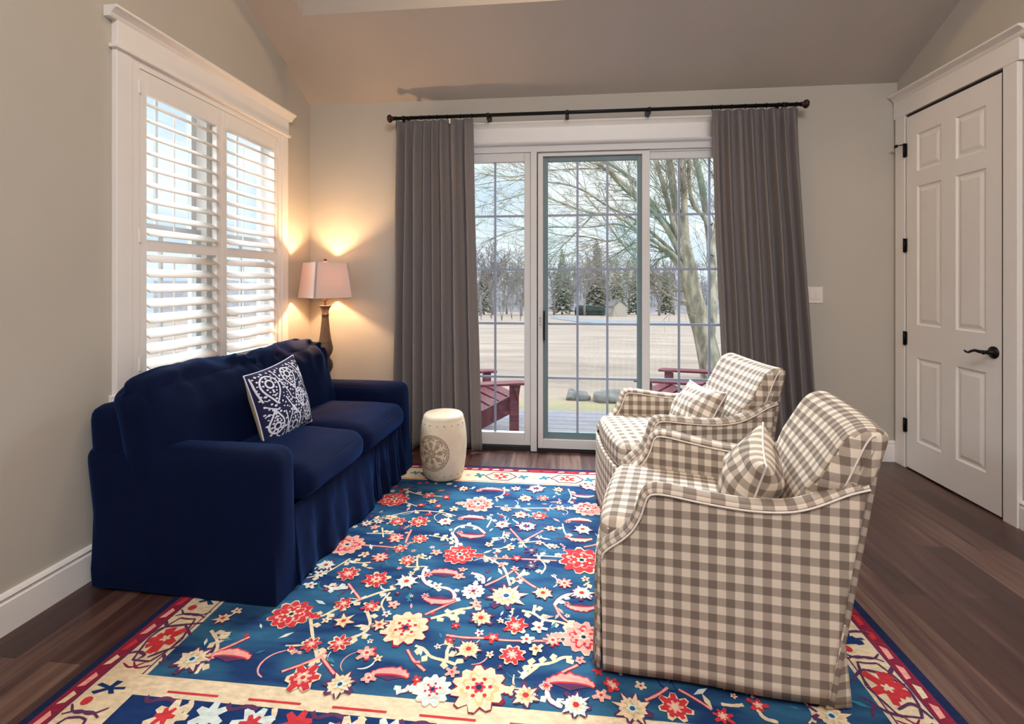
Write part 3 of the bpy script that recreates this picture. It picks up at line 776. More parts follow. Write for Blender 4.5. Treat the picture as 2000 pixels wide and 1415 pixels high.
MOTIFS = [('P','c',-0.582,1.773,0.09),('P','c',-0.265,1.536,0.089),('P','r',0.085,2.287,0.103),('P','r',-0.485,2.277,0.078),('P','r',-0.993,2.812,0.086),('P','r',-1.044,1.799,0.079),('P','k',0.073,1.792,0.08),('P','k',0.137,2.806,0.082),('P','k',-0.488,2.801,0.089),('P','k',-1.048,2.303,0.085),('P','w',-0.409,1.513,0.058),('P','w',-0.371,2.012,0.048),('S','c',-0.232,1.995,0.079),('S','c',-0.329,1.693,0.047),('S','c',-0.312,1.854,0.048),('S','c',-0.708,1.501,0.052),('S','c',-0.083,2.03,0.044),('S','c',-0.827,1.784,0.04),('S','c',-0.116,1.522,0.045),('S','c',-0.233,2.698,0.043),('S','c',-0.222,2.905,0.046),('S','c',-0.065,2.566,0.035),('S','c',-0.759,2.81,0.034),('S','c',-0.614,2.727,0.027),('S','c',-0.929,2.23,0.027),('S','c',-0.684,1.778,0.033),('S','c',-0.094,1.718,0.027),('S','c',-0.251,1.675,0.017),('S','c',-0.255,2.36,0.028),('S','c',-0.361,2.375,0.024),('S','c',-0.041,2.391,0.023),('S','c',-0.629,1.618,0.016),('S','c',-0.661,2.242,0.023),('S','c',-0.029,3.047,0.036),('S','c',-0.614,3.001,0.036),('S','c',-0.937,2.591,0.026),('S','c',-0.664,2.104,0.017),('S','c',-0.236,1.846,0.015),('S','c',-0.895,1.782,0.018),('S','w',-0.668,2.048,0.05),('S','w',-0.32,2.58,0.046),('S','w',-0.191,2.573,0.056),('S','w',-0.628,2.58,0.047),('S','w',-0.166,3.047,0.06),('S','w',-0.292,3.034,0.036),('S','w',0.152,3.109,0.048),('S','w',-0.089,1.824,0.029),('S','w',0.076,2.046,0.048),('S','w',0.101,2.573,0.05),('S','w',0.038,1.503,0.047),('S','w',-1.069,2.128,0.044),('S','w',-1.062,2.062,0.03),('S','w',-1.063,1.98,0.029),('S','w',-0.531,2.028,0.024),('S','w',-0.131,1.761,0.028),('S','w',-0.984,2.543,0.031),('S','w',-1.037,2.516,0.036),('S','w',0.198,3.085,0.036),('S','r',-0.176,1.826,0.043),('S','r',-0.175,1.683,0.043),('S','r',-0.801,2.047,0.054),('S','r',-0.94,2.075,0.047),('S','r',-0.767,2.565,0.052),('S','r',-0.881,2.554,0.041),('S','r',-0.711,2.393,0.039),('S','r',-0.782,2.296,0.033),('S','r',-0.714,2.204,0.036),('S','r',-0.757,1.875,0.034),('S','r',-0.871,1.88,0.035),('S','r',-0.79,1.673,0.038),('S','r',-0.887,1.658,0.034),('S','r',-0.839,1.514,0.053),('S','r',-0.119,2.916,0.034),('S','r',-0.131,2.697,0.042),('S','r',-0.803,2.884,0.035),('S','r',-0.693,2.869,0.026),('S','r',-0.813,2.755,0.025),('S','r',-0.71,2.753,0.025),('S','r',-0.253,1.758,0.028),('S','r',-0.403,1.728,0.017),('S','r',-0.398,1.802,0.018),('S','r',0.157,1.587,0.028),('S','r',-0.214,2.272,0.027),('S','r',-0.469,1.545,0.019),('S','k',-0.834,2.389,0.039),('S','k',-0.847,2.214,0.036),('S','k',-0.676,1.639,0.033),('S','k',0.117,1.546,0.027),('S','k',-0.345,1.935,0.023),('S','k',-0.364,1.587,0.022),('S','k',-0.279,2.211,0.02),('S','k',-0.215,2.187,0.019),('S','k',-0.269,2.275,0.018),('S','k',-0.446,2.156,0.019),('S','k',-0.452,2.105,0.025),('S','k',-0.67,1.895,0.027),('S','k',-0.118,2.418,0.024),('S','k',0.005,2.104,0.033),('S','k',-0.016,2.802,0.033),('S','k',-0.598,2.281,0.028),('S','k',-0.981,2.481,0.025),('S','k',-0.037,1.766,0.031),('S','k',-0.313,2.747,0.027),('S','k',0.056,1.681,0.02),('S','k',-0.627,1.536,0.025),('S','p',-0.151,2.345,0.032),('S','p',-0.143,2.217,0.031),('S','p',-0.209,1.628,0.013),('S','p',-0.679,1.968,0.016),('C','-',-0.498,1.962,0.067),('C','+',-0.521,2.105,0.072),('C','-',-0.462,2.475,0.069),('C','+',-0.489,2.62,0.068),('C','+',0.088,2.65,0.067),('C','-',0.083,2.494,0.063),('C','-',0.069,1.973,0.058),('C','+',0.022,1.566,0.08),('C','+',-0.564,1.543,0.066),('C','+',-0.442,2.985,0.077),('C','-',0.123,2.994,0.064),('C','+',-0.49,1.615,0.01),('C','+',-1.134,1.562,0.072),('S','c',-1.255,1.549,0.057),('S','c',-1.291,1.749,0.034),('S','c',-1.266,1.795,0.022),('S','c',0.207,1.507,0.055),('S','c',0.245,1.595,0.02),('S','c',0.789,1.542,0.054),('S','r',0.336,1.526,0.047),('S','r',0.469,1.509,0.03),('S','r',0.587,1.559,0.028),('S','r',0.15,1.596,0.024)]
VINES = [('w',0.012,[(-0.959,1.786),(-0.915,1.807),(-0.879,1.862),(-0.815,1.916),(-0.747,1.973),(-0.697,1.998)]),('w',0.012,[(-0.959,1.786),(-0.905,1.699),(-0.849,1.621),(-0.821,1.581)]),('w',0.012,[(-0.763,1.851),(-0.713,1.775),(-0.727,1.728),(-0.761,1.705)]),('w',0.012,[(-0.503,1.834),(-0.449,1.861),(-0.418,1.893),(-0.36,1.91),(-0.34,1.93)]),('w',0.012,[(-0.399,1.823),(-0.401,1.855),(-0.449,1.861)]),('w',0.012,[(-0.374,2.28),(-0.314,2.238),(-0.265,2.205),(-0.223,2.067)]),('w',0.012,[(-0.217,2.081),(-0.189,2.139),(-0.171,2.184)]),('w',0.012,[(-0.161,1.914),(-0.115,1.907),(-0.076,1.868),(-0.018,1.868),(0.033,1.847)]),('w',0.012,[(-0.131,1.636),(-0.08,1.65),(-0.035,1.663),(-0.003,1.692),(0.03,1.695)]),('w',0.012,[(-0.115,1.907),(-0.111,1.954)]),('w',0.012,[(-0.076,1.868),(-0.089,1.824)]),('w',0.012,[(-0.08,1.65),(-0.134,1.587)]),('w',0.012,[(-0.52,1.692),(-0.481,1.678),(-0.455,1.645),(-0.394,1.634),(-0.358,1.621)]),('w',0.012,[(-0.394,1.634),(-0.404,1.686),(-0.393,1.714)]),('w',0.008,[(-0.621,2.167),(-0.689,2.153),(-0.709,2.161)]),('w',0.008,[(-0.998,2.42),(-0.919,2.428),(-0.837,2.427)]),('w',0.008,[(-0.981,2.176),(-0.927,2.159),(-0.877,2.172)]),('w',0.008,[(-0.983,2.192),(-1.013,2.127),(-1.045,2.064),(-1.107,2.029)]),('w',0.008,[(-0.678,2.434),(-0.614,2.421),(-0.552,2.409),(-0.525,2.376)]),('w',0.008,[(-1.023,2.56),(-0.979,2.587),(-0.91,2.639),(-0.817,2.694),(-0.671,2.686),(-0.586,2.65)]),('w',0.008,[(-0.39,2.787),(-0.278,2.774),(-0.18,2.785),(0.028,2.806)]),('w',0.008,[(-0.367,3.055),(-0.351,2.945),(-0.406,2.899)]),('w',0.008,[(0.031,3.068),(0.053,2.96),(0.029,2.88)]),('w',0.008,[(-0.338,2.342),(-0.291,2.347),(-0.25,2.404)]),('w',0.008,[(-0.099,2.42),(-0.06,2.371)]),('w',0.008,[(-0.139,2.304),(-0.049,2.309),(0.041,2.299)]),('w',0.008,[(-0.111,2.283),(-0.073,2.225),(-0.097,2.163)]),('w',0.008,[(-0.004,2.624),(0.006,2.524),(0.044,2.453)]),('w',0.008,[(-0.204,2.418),(-0.176,2.368)]),('w',0.008,[(-0.713,1.97),(-0.728,1.901),(-0.696,1.858)]),('w',0.008,[(-0.6,2.442),(-0.567,2.389)]),('w',0.008,[(-0.417,2.667),(-0.382,2.649),(-0.397,2.542)]),('w',0.008,[(-0.682,2.248),(-0.656,2.164)]),('w',0.008,[(-0.851,1.612),(-0.82,1.633)]),('w',0.008,[(-1.006,1.985),(-0.956,1.971),(-0.919,2.001)]),('w',0.008,[(-0.941,2.485),(-0.9,2.392)]),('w',0.008,[(-0.302,2.512),(-0.302,2.435),(-0.357,2.411)]),('w',0.008,[(-0.665,2.664),(-0.625,2.635)]),('w',0.008,[(-0.985,2.962),(-0.876,2.89),(-0.719,2.88)]),('w',0.008,[(-0.976,1.644),(-0.928,1.649),(-0.892,1.662)]),('w',0.008,[(-0.913,2.782),(-0.831,2.741)]),('w',0.008,[(0.112,2.129),(0.086,2.099)]),('w',0.008,[(-0.519,2.874),(-0.45,2.881)]),('w',0.008,[(-0.222,2.407),(-0.119,2.436)]),('b',0.015,[(-0.34,2.068),(-0.344,2.123),(-0.403,2.138)]),('b',0.015,[(-0.613,2.168),(-0.618,2.109),(-0.586,2.043),(-0.531,2.028),(-0.472,2.021),(-0.438,1.98),(-0.444,1.937)]),('b',0.015,[(-0.034,1.962),(-0.011,2.012),(0.036,2.042),(0.132,2.052)]),('b',0.015,[(-0.04,1.582),(-0.054,1.543),(-0.038,1.509),(-0.003,1.495)]),('b',0.015,[(-0.462,1.545),(-0.483,1.509),(-0.52,1.491)]),('b',0.015,[(-0.565,2.465),(-0.558,2.525),(-0.514,2.56),(-0.449,2.546),(-0.398,2.482)]),('b',0.015,[(-0.565,2.465),(-0.519,2.394),(-0.517,2.341)]),('b',0.015,[(-0.991,1.974),(-0.929,1.967),(-0.916,1.995)]),('k',0.009,[(-0.91,2.009),(-0.863,1.961),(-0.812,1.91)]),('k',0.009,[(-0.923,1.533),(-0.875,1.567),(-0.832,1.601),(-0.82,1.633)]),('k',0.009,[(-0.831,1.614),(-0.77,1.561),(-0.738,1.536)]),('k',0.009,[(-0.531,1.853),(-0.482,1.898),(-0.43,1.944)]),('k',0.009,[(-0.329,2.056),(-0.27,2.11),(-0.218,2.18)]),('k',0.009,[(-0.218,2.18),(-0.16,2.1),(-0.1,2.054)]),('k',0.009,[(-0.542,1.671),(-0.505,1.622),(-0.455,1.586)]),('k',0.009,[(-0.424,1.754),(-0.351,1.747),(-0.281,1.755),(-0.203,1.748),(-0.051,1.764)]),('k',0.009,[(0.033,1.858),(-0.011,1.896),(-0.034,1.962)]),('k',0.009,[(-0.275,2.544),(-0.205,2.427)]),('k',0.009,[(-0.104,2.542),(-0.204,2.418)]),('k',0.009,[(-0.783,2.481),(-0.779,2.404),(-0.771,2.35)]),('k',0.009,[(-0.046,1.581),(-0.009,1.624),(0.049,1.663)]),('k',0.009,[(0.099,2.405),(0.156,2.429),(0.196,2.469)]),('k',0.009,[(-0.973,2.311),(-0.894,2.31),(-0.795,2.303)]),('k',0.009,[(-0.393,2.278),(-0.317,2.262),(-0.227,2.271),(-0.138,2.272),(-0.03,2.275)]),('w',0.012,[(-1.291,1.687),(-1.235,1.647),(-1.197,1.596),(-1.212,1.554),(-1.198,1.495)]),('w',0.012,[(-1.258,1.677),(-1.211,1.682)]),('w',0.012,[(-1.222,1.636),(-1.199,1.657)]),('k',0.009,[(-1.197,1.596),(-1.169,1.623),(-1.129,1.671)]),('u',0.011,[(-1.495,1.652),(-1.48,1.687),(-1.429,1.7),(-1.396,1.71),(-1.344,1.722)]),('u',0.011,[(-1.499,1.72),(-1.471,1.688)]),('u',0.011,[(-1.405,1.702),(-1.346,1.655)]),('u',0.011,[(-1.497,1.553),(-1.472,1.567),(-1.43,1.554),(-1.442,1.535)]),('u',0.011,[(-1.416,1.544),(-1.392,1.57),(-1.349,1.604)]),('u',0.011,[(-1.376,1.568),(-1.342,1.534),(-1.359,1.527)]),('u',0.011,[(0.927,1.691),(0.983,1.743),(1.009,1.738),(1.06,1.727),(1.064,1.698),(1.086,1.69)]),('u',0.011,[(0.912,1.626),(0.945,1.609),(0.908,1.554)]),('u',0.011,[(0.941,1.602),(0.965,1.573),(1.011,1.565)]),('u',0.011,[(1.001,1.589),(1.057,1.621),(1.072,1.597),(1.082,1.566)]),('u',0.011,[(1.001,1.907),(1.072,1.934),(1.114,1.919)]),('u',0.011,[(1.092,1.762),(1.06,1.727)]),('k',0.008,[(0.251,1.544),(0.295,1.569),(0.329,1.6)]),('k',0.008,[(0.362,1.596),(0.405,1.566),(0.444,1.531)]),('c',0.012,[(0.478,1.554),(0.515,1.551),(0.544,1.558)]),('c',0.012,[(0.582,1.546),(0.586,1.515),(0.624,1.507)]),('c',0.012,[(0.75,1.557),(0.728,1.517)]),('n',0.02,[(0.975,1.859),(1.026,1.873),(1.063,1.872)])]

FX0, FX1, FY0, FY1 = -1.355, 0.952, 1.476, 3.116
# side and end bands
rect(RX0+0.028, RX1-0.034, RY0+0.03, RY1-0.028, 'guard', 1)
rect(RX0+0.085, RX1-0.085, RY0+0.09, RY1-0.082, 'cream', 2)
def guard_strip(a, b, fixed, axis):
    t = a
    while t < b:
        L = rrn.uniform(0.045, 0.075); c = rrn.choice(['pink', 'pink', 'cream', 'red'])
        w = 0.013
        if axis == 1: p = [(fixed-w, t), (fixed+w*0.6, t+0.008), (fixed+w, t+L*0.8), (fixed-w*0.5, t+L)]
        else: p = [(t, fixed-w), (t+0.008, fixed+w*0.6), (t+L*0.8, fixed+w), (t+L, fixed-w*0.5)]
        poly(p if axis == 1 else p, c, 3); t += L+rrn.uniform(0.012, 0.03)
guard_strip(RY0+0.1, RY1-0.05, RX0+0.056, 1); guard_strip(RY0+0.1, RY1-0.05, RX1-0.060, 1); guard_strip(RX0+0.05, RX1-0.05, RY1-0.055, 0)
for x in (RX0+0.084, RX1-0.084): rect(x-0.003, x+0.003, RY0+0.1, RY1-0.09, 'purple', 4)
rect(FX0, FX1, FY0, FY1, 'field', 3)
for x in (FX0-0.016, FX1+0.016): rect(x-0.003, x+0.002, FY0, FY1, 'purple', 4)
rect(FX0, FX1, FY1+0.012, FY1+0.017, 'red', 4)
# cross band near the camera
rect(FX0+0.02, FX1-0.02, 0.45, FY0-0.075, 'deep', 3)
for k in range(9):
    x = FX0+0.12+k*0.27
    rect(x, x+0.17, FY0-0.058, FY0-0.050, 'red', 4)
    star(x+0.06+rrn.uniform(-.02, .02), FY0-0.135, 0.062, 7, 0.55, 'cream' if k % 3 != 1 else 'pale', 5, rrn.random()*6)
    star(x+0.06, FY0-0.135, 0.034, 6, 0.5, 'red', 6)
    star(x+0.19, FY0-0.12, 0.052, 6, 0.5, 'red' if k % 2 else 'pale', 5, rrn.random()*6)
    ribbon([(x-0.05, FY0-0.075), (x-0.03, FY0-0.10), (x+0.01, FY0-0.075), (x+0.05, FY0-0.085)], 0.014, 'purple', 5)
    ribbon([(x+0.10, FY0-0.075), (x+0.12, FY0-0.115), (x+0.09, FY0-0.16)], 0.016, 'cream', 4)
    ribbon([(x+0.20, FY0-0.18), (x+0.13, FY0-0.20), (x+0.02, FY0-0.22)], 0.012, 'cream', 4)
# flower shapes
def flower(kind, cl, x, y, r):
    main = {'c': 'cream', 'r': 'red', 'k': 'pink', 'w': 'pale', 'p': 'purple'}[cl]
    line = {'c': 'pink', 'r': 'cream', 'k': 'red', 'w': 'pink', 'p': 'deep'}[cl]
    rot = rrn.random()*6
    if kind == 'S':
        n = 5 if r < 0.03 else rrn.choice((6, 7, 8))
        if r > 0.035 and cl in 'rk': star(x, y, r*1.10, n, 0.68, line, 12, rot, 0.05)
        if r > 0.03: star(x, y, r*1.07, n, 0.60, 'purple' if cl in 'cw' else line, 12, rot, 0.10)
        star(x, y, r, n, 0.52, main, 13, rot, 0.2, sub=(0 if r > 0.03 and cl in 'cw' else 2))
        if r > 0.04:
            for k_ in range(n):
                q_ = rot+PI*(2*k_+1)/n; disc(x+r*0.62*math.cos(q_), y+r*0.62*math.sin(q_), r*0.13, main, 13, n=5)
        if r > 0.022: star(x, y, r*0.50, n, 0.55, {'c': 'gold', 'r': 'pink', 'k': 'cream', 'w': 'cream', 'p': 'teal'}[cl], 14, rot+0.3)
        disc(x, y, r*0.23, {'c': 'red', 'r': 'cream', 'k': 'red', 'w': 'red', 'p': 'pink'}[cl], 15, n=6)
        if r > 0.05:
            star(x, y, r*0.36, 5, 0.6, {'c': 'pale', 'r': 'cream', 'k': 'cream', 'w': 'deep', 'p': 'teal'}[cl], 16, rot)
            disc(x, y, r*0.16, 'field' if cl == 'c' else 'red', 17, n=6)
    else:
        star(x, y, r*1.05, 11, 0.80, 'cream' if cl != 'c' else 'guard', 9, rot, 0.06)
        star(x, y, r, 11, 0.78, main, 10, rot, 0.06)
        # neck of the palmette
        a = rrn.choice((0, PI, PI/2)) if cl != 'k' else PI
        for dd, rr in ((1.12, 0.22), (1.35, 0.15)):
            star(x+r*dd*math.cos(a), y+r*dd*math.sin(a), r*rr*1.25, 5, 0.7, 'cream' if cl != 'c' else 'guard', 9, rot)
            star(x+r*dd*math.cos(a), y+r*dd*math.sin(a), r*rr, 5, 0.7, main, 10, rot)
        star(x, y, r*0.70, 9, 0.74, {'c': 'gold', 'r': 'pink', 'k': 'red', 'w': 'cream'}[cl], 11, rot+.2, 0.1)
        star(x, y, r*0.60, 9, 0.72, {'c': 'cream', 'r': 'red', 'k': 'pink', 'w': 'pale'}[cl], 12, rot+.2, 0.1)
        for k in range(6):
            q = rot+2*PI*k/6; disc(x+r*0.40*math.cos(q), y+r*0.40*math.sin(q), r*0.085, 'red' if cl != 'r' else 'cream', 14, n=5)
        star(x, y, r*0.26, 6, 0.6, {'c': 'red', 'r': 'cream', 'k': 'cream', 'w': 'red'}[cl], 14, rot)
        disc(x, y, r*0.12, 'deep', 15, n=6)
def crescent(sg, x, y, r):
    up = 1 if sg == '+' else -1; n = 14
    o, i = [], []
    for k in range(n+1):
        q = PI*(0.08+0.84*k/n); s = math.sin(PI*k/n)
        o.append((x+r*math.cos(q), y+up*r*0.62*math.sin(q)+ (rrn.uniform(0, 0.010) if k % 2 else 0)*up)); i.append((x+r*0.93*math.cos(q), y+up*(r*0.62*math.sin(q)-r*0.30*s-0.003)))
    poly([(a, b-0.004*up) for a, b in i]+[(a, b-r*0.42*up*max(0, 1-abs(a-x)/r)) for a, b in reversed(i)], 'purple', 7)
    poly([(x+(a-x)*1.05, y+(b-y)*1.12) for a, b in o]+[(a, b-0.006*up) for a, b in reversed(i)], 'red', 8)
    poly(o+list(reversed(i)), 'cream' if rrn.random() < .5 else 'pink', 9)
    star(x-r*0.95, y, r*0.26, 6, 0.5, 'pink', 10); star(x-r*0.95, y, r*0.13, 6, 0.5, 'red', 11)
for cl, wd, pts in VINES:
    c = {'w': 'cream', 'b': 'pale', 'k': 'pink', 'u': 'purple', 'c': 'cream', 'n': 'deep'}[cl]
    lv = {'w': 0.034, 'b': 0.03, 'k': 0.0, 'u': 0.022, 'c': 0.0, 'n': 0.03}[cl]
    if cl == 'k': ribbon(pts, wd*1.7, 'guard', 5); ribbon(pts, wd, c, 6)
    elif cl == 'b': ribbon(pts, wd*1.6, 'purple', 5); ribbon(pts, wd, c, 6, lv)
    elif cl == 'u': ribbon(pts, wd*1.2, c, 5, 0.0, 0.5)
    else: ribbon(pts, wd, c, 6, lv)
for kind, cl, x, y, r in MOTIFS:
    if kind == 'C': crescent(cl, x, y, r)
    else: flower(kind, cl, x, y, r)
# small filler leaves and buds in the field, kept off the big flowers
occ = [(m_[2], m_[3], m_[4]) for m_ in MOTIFS]
k = 0
while k < 640:
    x, y = rrn.uniform(FX0+0.04, FX1-0.04), rrn.uniform(FY0+0.03, FY1-0.03)
    k += 1
    if any((x-a)**2+(y-b)**2 < (r+0.025)**2 for a, b, r in occ): continue
    occ.append((x, y, 0.008)); q = rrn.random()*6.28; s = rrn.uniform(0.009, 0.021)
    if rrn.random() < 0.6:
        c, d = math.cos(q), math.sin(q)
        poly([(x-c*s*1.5, y-d*s*1.5), (x-d*s*0.45, y+c*s*0.45), (x+c*s*1.5, y+d*s*1.5), (x+d*s*0.45, y-c*s*0.45)], rrn.choice(['cream', 'pale', 'pale', 'teal', 'pink']), 7)
    else: star(x, y, s, 5, 0.5, rrn.choice(['cream', 'pink', 'red', 'pale', 'purple']), 7, q); disc(x, y, s*0.35, 'red', 8, n=5)
for k in range(260):
    x, y = rrn.uniform(FX0+0.06, FX1-0.06), rrn.uniform(FY0+0.05, FY1-0.05); rr = rrn.uniform(0.018, 0.05); a0_ = rrn.random()*6.28; sw_ = rrn.choice((-1, 1))*rrn.uniform(1.2, 2.6)
    if any((x-a)**2+(y-b)**2 < (r+rr*0.6)**2 for a, b, r in occ[:132] if r > 0.05): continue
    c_ = rrn.choice(['cream', 'pale', 'pale', 'pink', 'purple', 'deep', 'teal'])
    ribbon([(x+rr*math.cos(a0_+sw_*i/5)*(1+0.12*i), y+rr*math.sin(a0_+sw_*i/5)*(1+0.12*i)) for i in range(6)], rrn.uniform(0.004, 0.008), c_, 4, 0.012 if rrn.random() < .4 else 0, 0.5)
# end border: cartouches in a row; side borders the same along y
def medallion(x, y, horiz, tealp=True):
    a, b = (0.105, 0.062) if horiz else (0.062, 0.105)
    hexp = [(x-a, y), (x-a*0.5, y-b), (x+a*0.5, y-b), (x+a, y), (x+a*0.5, y+b), (x-a*0.5, y+b)]
    for i in range(6): ribbon([hexp[i], ((hexp[i][0]+hexp[(i+1) % 6][0])/2+rrn.uniform(-.008, .008), (hexp[i][1]+hexp[(i+1) % 6][1])/2+rrn.uniform(-.008, .008)), hexp[(i+1) % 6]], 0.008, 'purple', 5)
    star(x, y, 0.050, 6, 0.45, 'red', 6, rrn.random(), 0.15, sy=0.8 if horiz else 1.2); star(x, y, 0.018, 5, 0.5, 'cream', 7)
x = RX0+0.30; k = 0
while x < RX1-0.1:
    medallion(x, (FY1+RY1-0.082)/2+0.01, True)
    for s in (-1, 1):
        xx = x+s*0.145; star(xx, (FY1+RY1-0.082)/2+0.01, 0.034, 4, 0.4, 'teal', 6, 0.4, 0.2)
    disc(x+0.218, (FY1+RY1)/2-0.03, 0.018, 'pink', 6)
    x += 0.435
for bx, ylist in (((FX0+RX0+0.085)/2, (1.633, 1.20, 0.80, 2.07, 2.50, 2.94)), ((FX1+RX1-0.085)/2, (1.67, 1.24, 0.80, 2.10, 2.54, 2.97))):
    for y in ylist:
        star(bx, y, 0.058, 5, 0.42, 'red', 6, rrn.random(), 0.2, sy=1.1)
        medallion(bx, y, False)
        for s_ in (-1, 1):
            ribbon([(bx-0.06*s_, y+0.115), (bx-0.02*s_, y+0.135), (bx+0.03*s_, y+0.12), (bx+0.062*s_, y+0.15)], 0.010, 'purple', 5, 0, 0.5)
            ribbon([(bx+0.05*s_, y-0.12), (bx+0.01*s_, y-0.14), (bx-0.02*s_, y-0.11)], 0.008, 'guard', 5, 0, 0.5)
        star(bx, y+0.215, 0.052, 5, 0.28, 'deep', 6, 0.2, 0.2, sy=0.5); disc(bx-0.03, y+0.165, 0.016, 'red', 6)
ro = rug.build('area_rug', rugmats, fix=False)
tag(ro, 'large blue floral patterned area rug with cream border and red flowers', 'rug')

# ------------------------------------------------------------------ sofa (local: x back to front -0.86..0, y along 0..1.48)
sofa = empty('sofa', (-1.125, 1.835, 0.0175), R(-3)); tag(sofa, 'navy blue velvet slipcovered sofa against the left wall under the window', 'sofa')
NN = lambda p, s, q=0: noise.noise(Vector((p[0]*s+q, p[1]*s, p[2]*s)))
def arm(y0, y1, side, nm='arm'):
    L, Wd, H = 0.88, y1-y0, 0.592
    def disp(p, a, b, c):
        if c < 0:
            k_ = min(1, -c*1.3); p.x += (a*L/2-p.x)*k_; p.y += (b*Wd/2-p.y)*k_; p.z += (c*H/2-p.z)*k_
        zz = (p.z+H/2)/H
        p.x += 0.012*(1-zz)*(1 if a > 0 else 0.3); p.x -= (0.03*zz-0.045*(1-zz)) if a < 0 else 0
        p.z += 0.014*max(0, c)*(a+1)/2-0.012*max(0, c)
        p.y += side*0.010*(1-zz)+0.004*NN(p, 5, y0)
        return p
    vs, fs = rounded(L, Wd, H, 0.062, 0.008, 18, 0.004, disp)
    return MB().add(xf(vs, (-0.45, (y0+y1)/2, H/2+0.003)), fs, 0, True).build(nm, 'navy', sofa)
arm(0.0, 0.165, -1); arm(1.325, 1.495, 1)
def bdisp(p, a, b, c):
    p.x += -0.055*(p.z/0.76) ; p.z += 0.008*NN(p, 4); return p
vs, fs = rounded(0.20, 1.48, 0.74, 0.06, 0.0, 16, 0, bdisp)
MB().add(xf(vs, (-0.785, 0.748, 0.38)), fs, 0, True).build('back_frame', 'navy', sofa)
vs, fs = rounded(0.78, 1.30, 0.26, 0.03)
MB().add(xf(vs, (-0.42, 0.74, 0.17)), fs, 0, True).build('base', 'navy', sofa)
# back cushions, gathered and creased along the top
def back_cushion(y0, y1, zt, seed):
    L, Wd, H = 0.25, y1-y0, zt-0.40
    def disp(p, a, b, c):
        up = max(0.0, c)
        edge = max(0, abs(b)-0.45)/0.55
        # soft folds that radiate from the ends of the top edge
        f = 0.6*math.sin(7*a+11*b*(1+0.4*a)+7*NN(p, 4, seed)+seed)+0.55*math.sin(15*b-8*a*b+6*NN(p, 5, seed+3))+0.5*NN(p, 14, seed)
        k = up**1.2*(0.35+0.65*min(1, abs(b)*1.6))
        p.x += 0.022*f*k; p.z += 0.009*f*k
        p.z -= 0.030*edge**2*up
        p.z += 0.022*NN(p, 5, seed)*up
        p.x += 0.012*NN(p, 6, seed+9)
        p.x += 0.035*(1-b*b)*(1-max(0, c)**2)*(a > 0)*max(0, a)
        p.x -= 0.10*(p.z/H+0.5)
        return p
    vs, fs = rounded(L, Wd, H, 0.105, 0.02, 34, 0.0, disp)
    return MB().add(xf(vs, (-0.60, (y0+y1)/2, 0.40+H/2)), fs, 0, True).build('back_cushion', 'navy', sofa)
back_cushion(-0.005, 0.765, 0.868, 1.0); back_cushion(0.740, 1.415, 0.872, 4.3)
def seat_cushion(y0, y1, seed):
    L, Wd, H = 0.60, y1-y0, 0.165
    def disp(p, a, b, c):
        p.z += 0.006*NN(p, 6, seed); p.x += 0.006*NN(p, 5, seed+2)
        if c < 0: p.z += 0.012*(1-a*a)*(1-b*b)
        return p
    vs, fs = rounded(L, Wd, H, 0.075, 0.028, 24, 0.010, disp)
    o = MB().add(xf(vs, (-0.27, (y0+y1)/2, 0.405)), fs, 0, True).build('seat_cushion', 'navy', sofa)
    # welt along the front edge
    pts = []
    for k in range(25):
        t = -1+2*k/24; yy = (y0+y1)/2+t*(Wd/2-0.015)
        pts.append((-0.27+L/2-0.022-0.02*abs(t)**6+0.010*(1-t*t), yy, 0.405+0.055-0.03*abs(t)**8+0.004*math.sin(5*t)))
    MB().tube(pts, 0.0035, 6).build('welt', 'navy', o)
seat_cushion(0.160, 0.745, 2.0); seat_cushion(0.740, 1.320, 6.0)
# loose skirt with pleats
def skirt(y0, y1, seed):
    def fn(u, v):
        y = y0+(y1-y0)*u; z = 0.004+0.325*v
        f = math.sin(u*PI*5.2+seed)+0.6*math.sin(u*PI*11+seed*2)+0.8*NN((u*4, v, 0), 2, seed)
        x = -0.025+0.030*(1-v)+0.013*(1-v)**0.7*f
        return (x+0.004*NN((u*9, v*3, 1), 2, seed), y+0.010*math.sin(u*9+v*2)*(1-v), z)
    m = MB(); m.grid(fn, 70, 14)
    m.build('skirt_panel', 'navy', sofa, solid=0.006, fix=False)
skirt(0.13, 0.95, 1.3); skirt(0.955, 1.345, 3.1)
m = MB(); m.grid(lambda u, v: (-0.028+0.034*(1-v), 0.945+0.02*u+0.014*(1-v)*(2*u-1), 0.004+0.32*v), 6, 8); m.build('skirt_pleat', 'navy', sofa, solid=0.006, fix=False)

# ------------------------------------------------------------------ patterned throw pillow
def pillow_surface(Wd, H, Tk, pinch=0.07, fold=0.0, seed=0.0):
    def S(u, v, side):           # u,v in -1..1
        e = (1-abs(u)**2.4)*(1-abs(v)**2.4)
        t = Tk/2*max(e, 0)**0.55
        x = Wd/2*u*(1-pinch*(1-v*v)); z = H/2*v*(1-pinch*(1-u*u))
        y = side*t+fold*noise.noise(Vector((u*2.3, v*2.3, seed)))*e**0.3
        return Vector((x, y, z))
    return S
def pillow_mesh(S, mats_ab, parent, name_front, name_back, n=26, uv=None):
    obs = []
    for side, nm, mt in ((-1, name_front, mats_ab[0]), (1, name_back, mats_ab[1])):
        m = MB(); m.grid(lambda a, b: S(math.sin((2*a-1)*PI/2), math.sin((2*b-1)*PI/2), side), n, n)
        if side < 0: pass
        else: m.f = [tuple(reversed(f)) for f in m.f]
        o = m.build(nm, mt, parent, fix=False, smooth=True)
        if uv:
            me = o.data; l = me.uv_layers.new(name='UVMap')
            for p in me.polygons:
                for li in p.loop_indices:
                    c = me.vertices[me.loops[li].vertex_index].co; l.data[li].uv = (c.x+uv[0], c.z+uv[1])
        obs.append(o)
    return obs
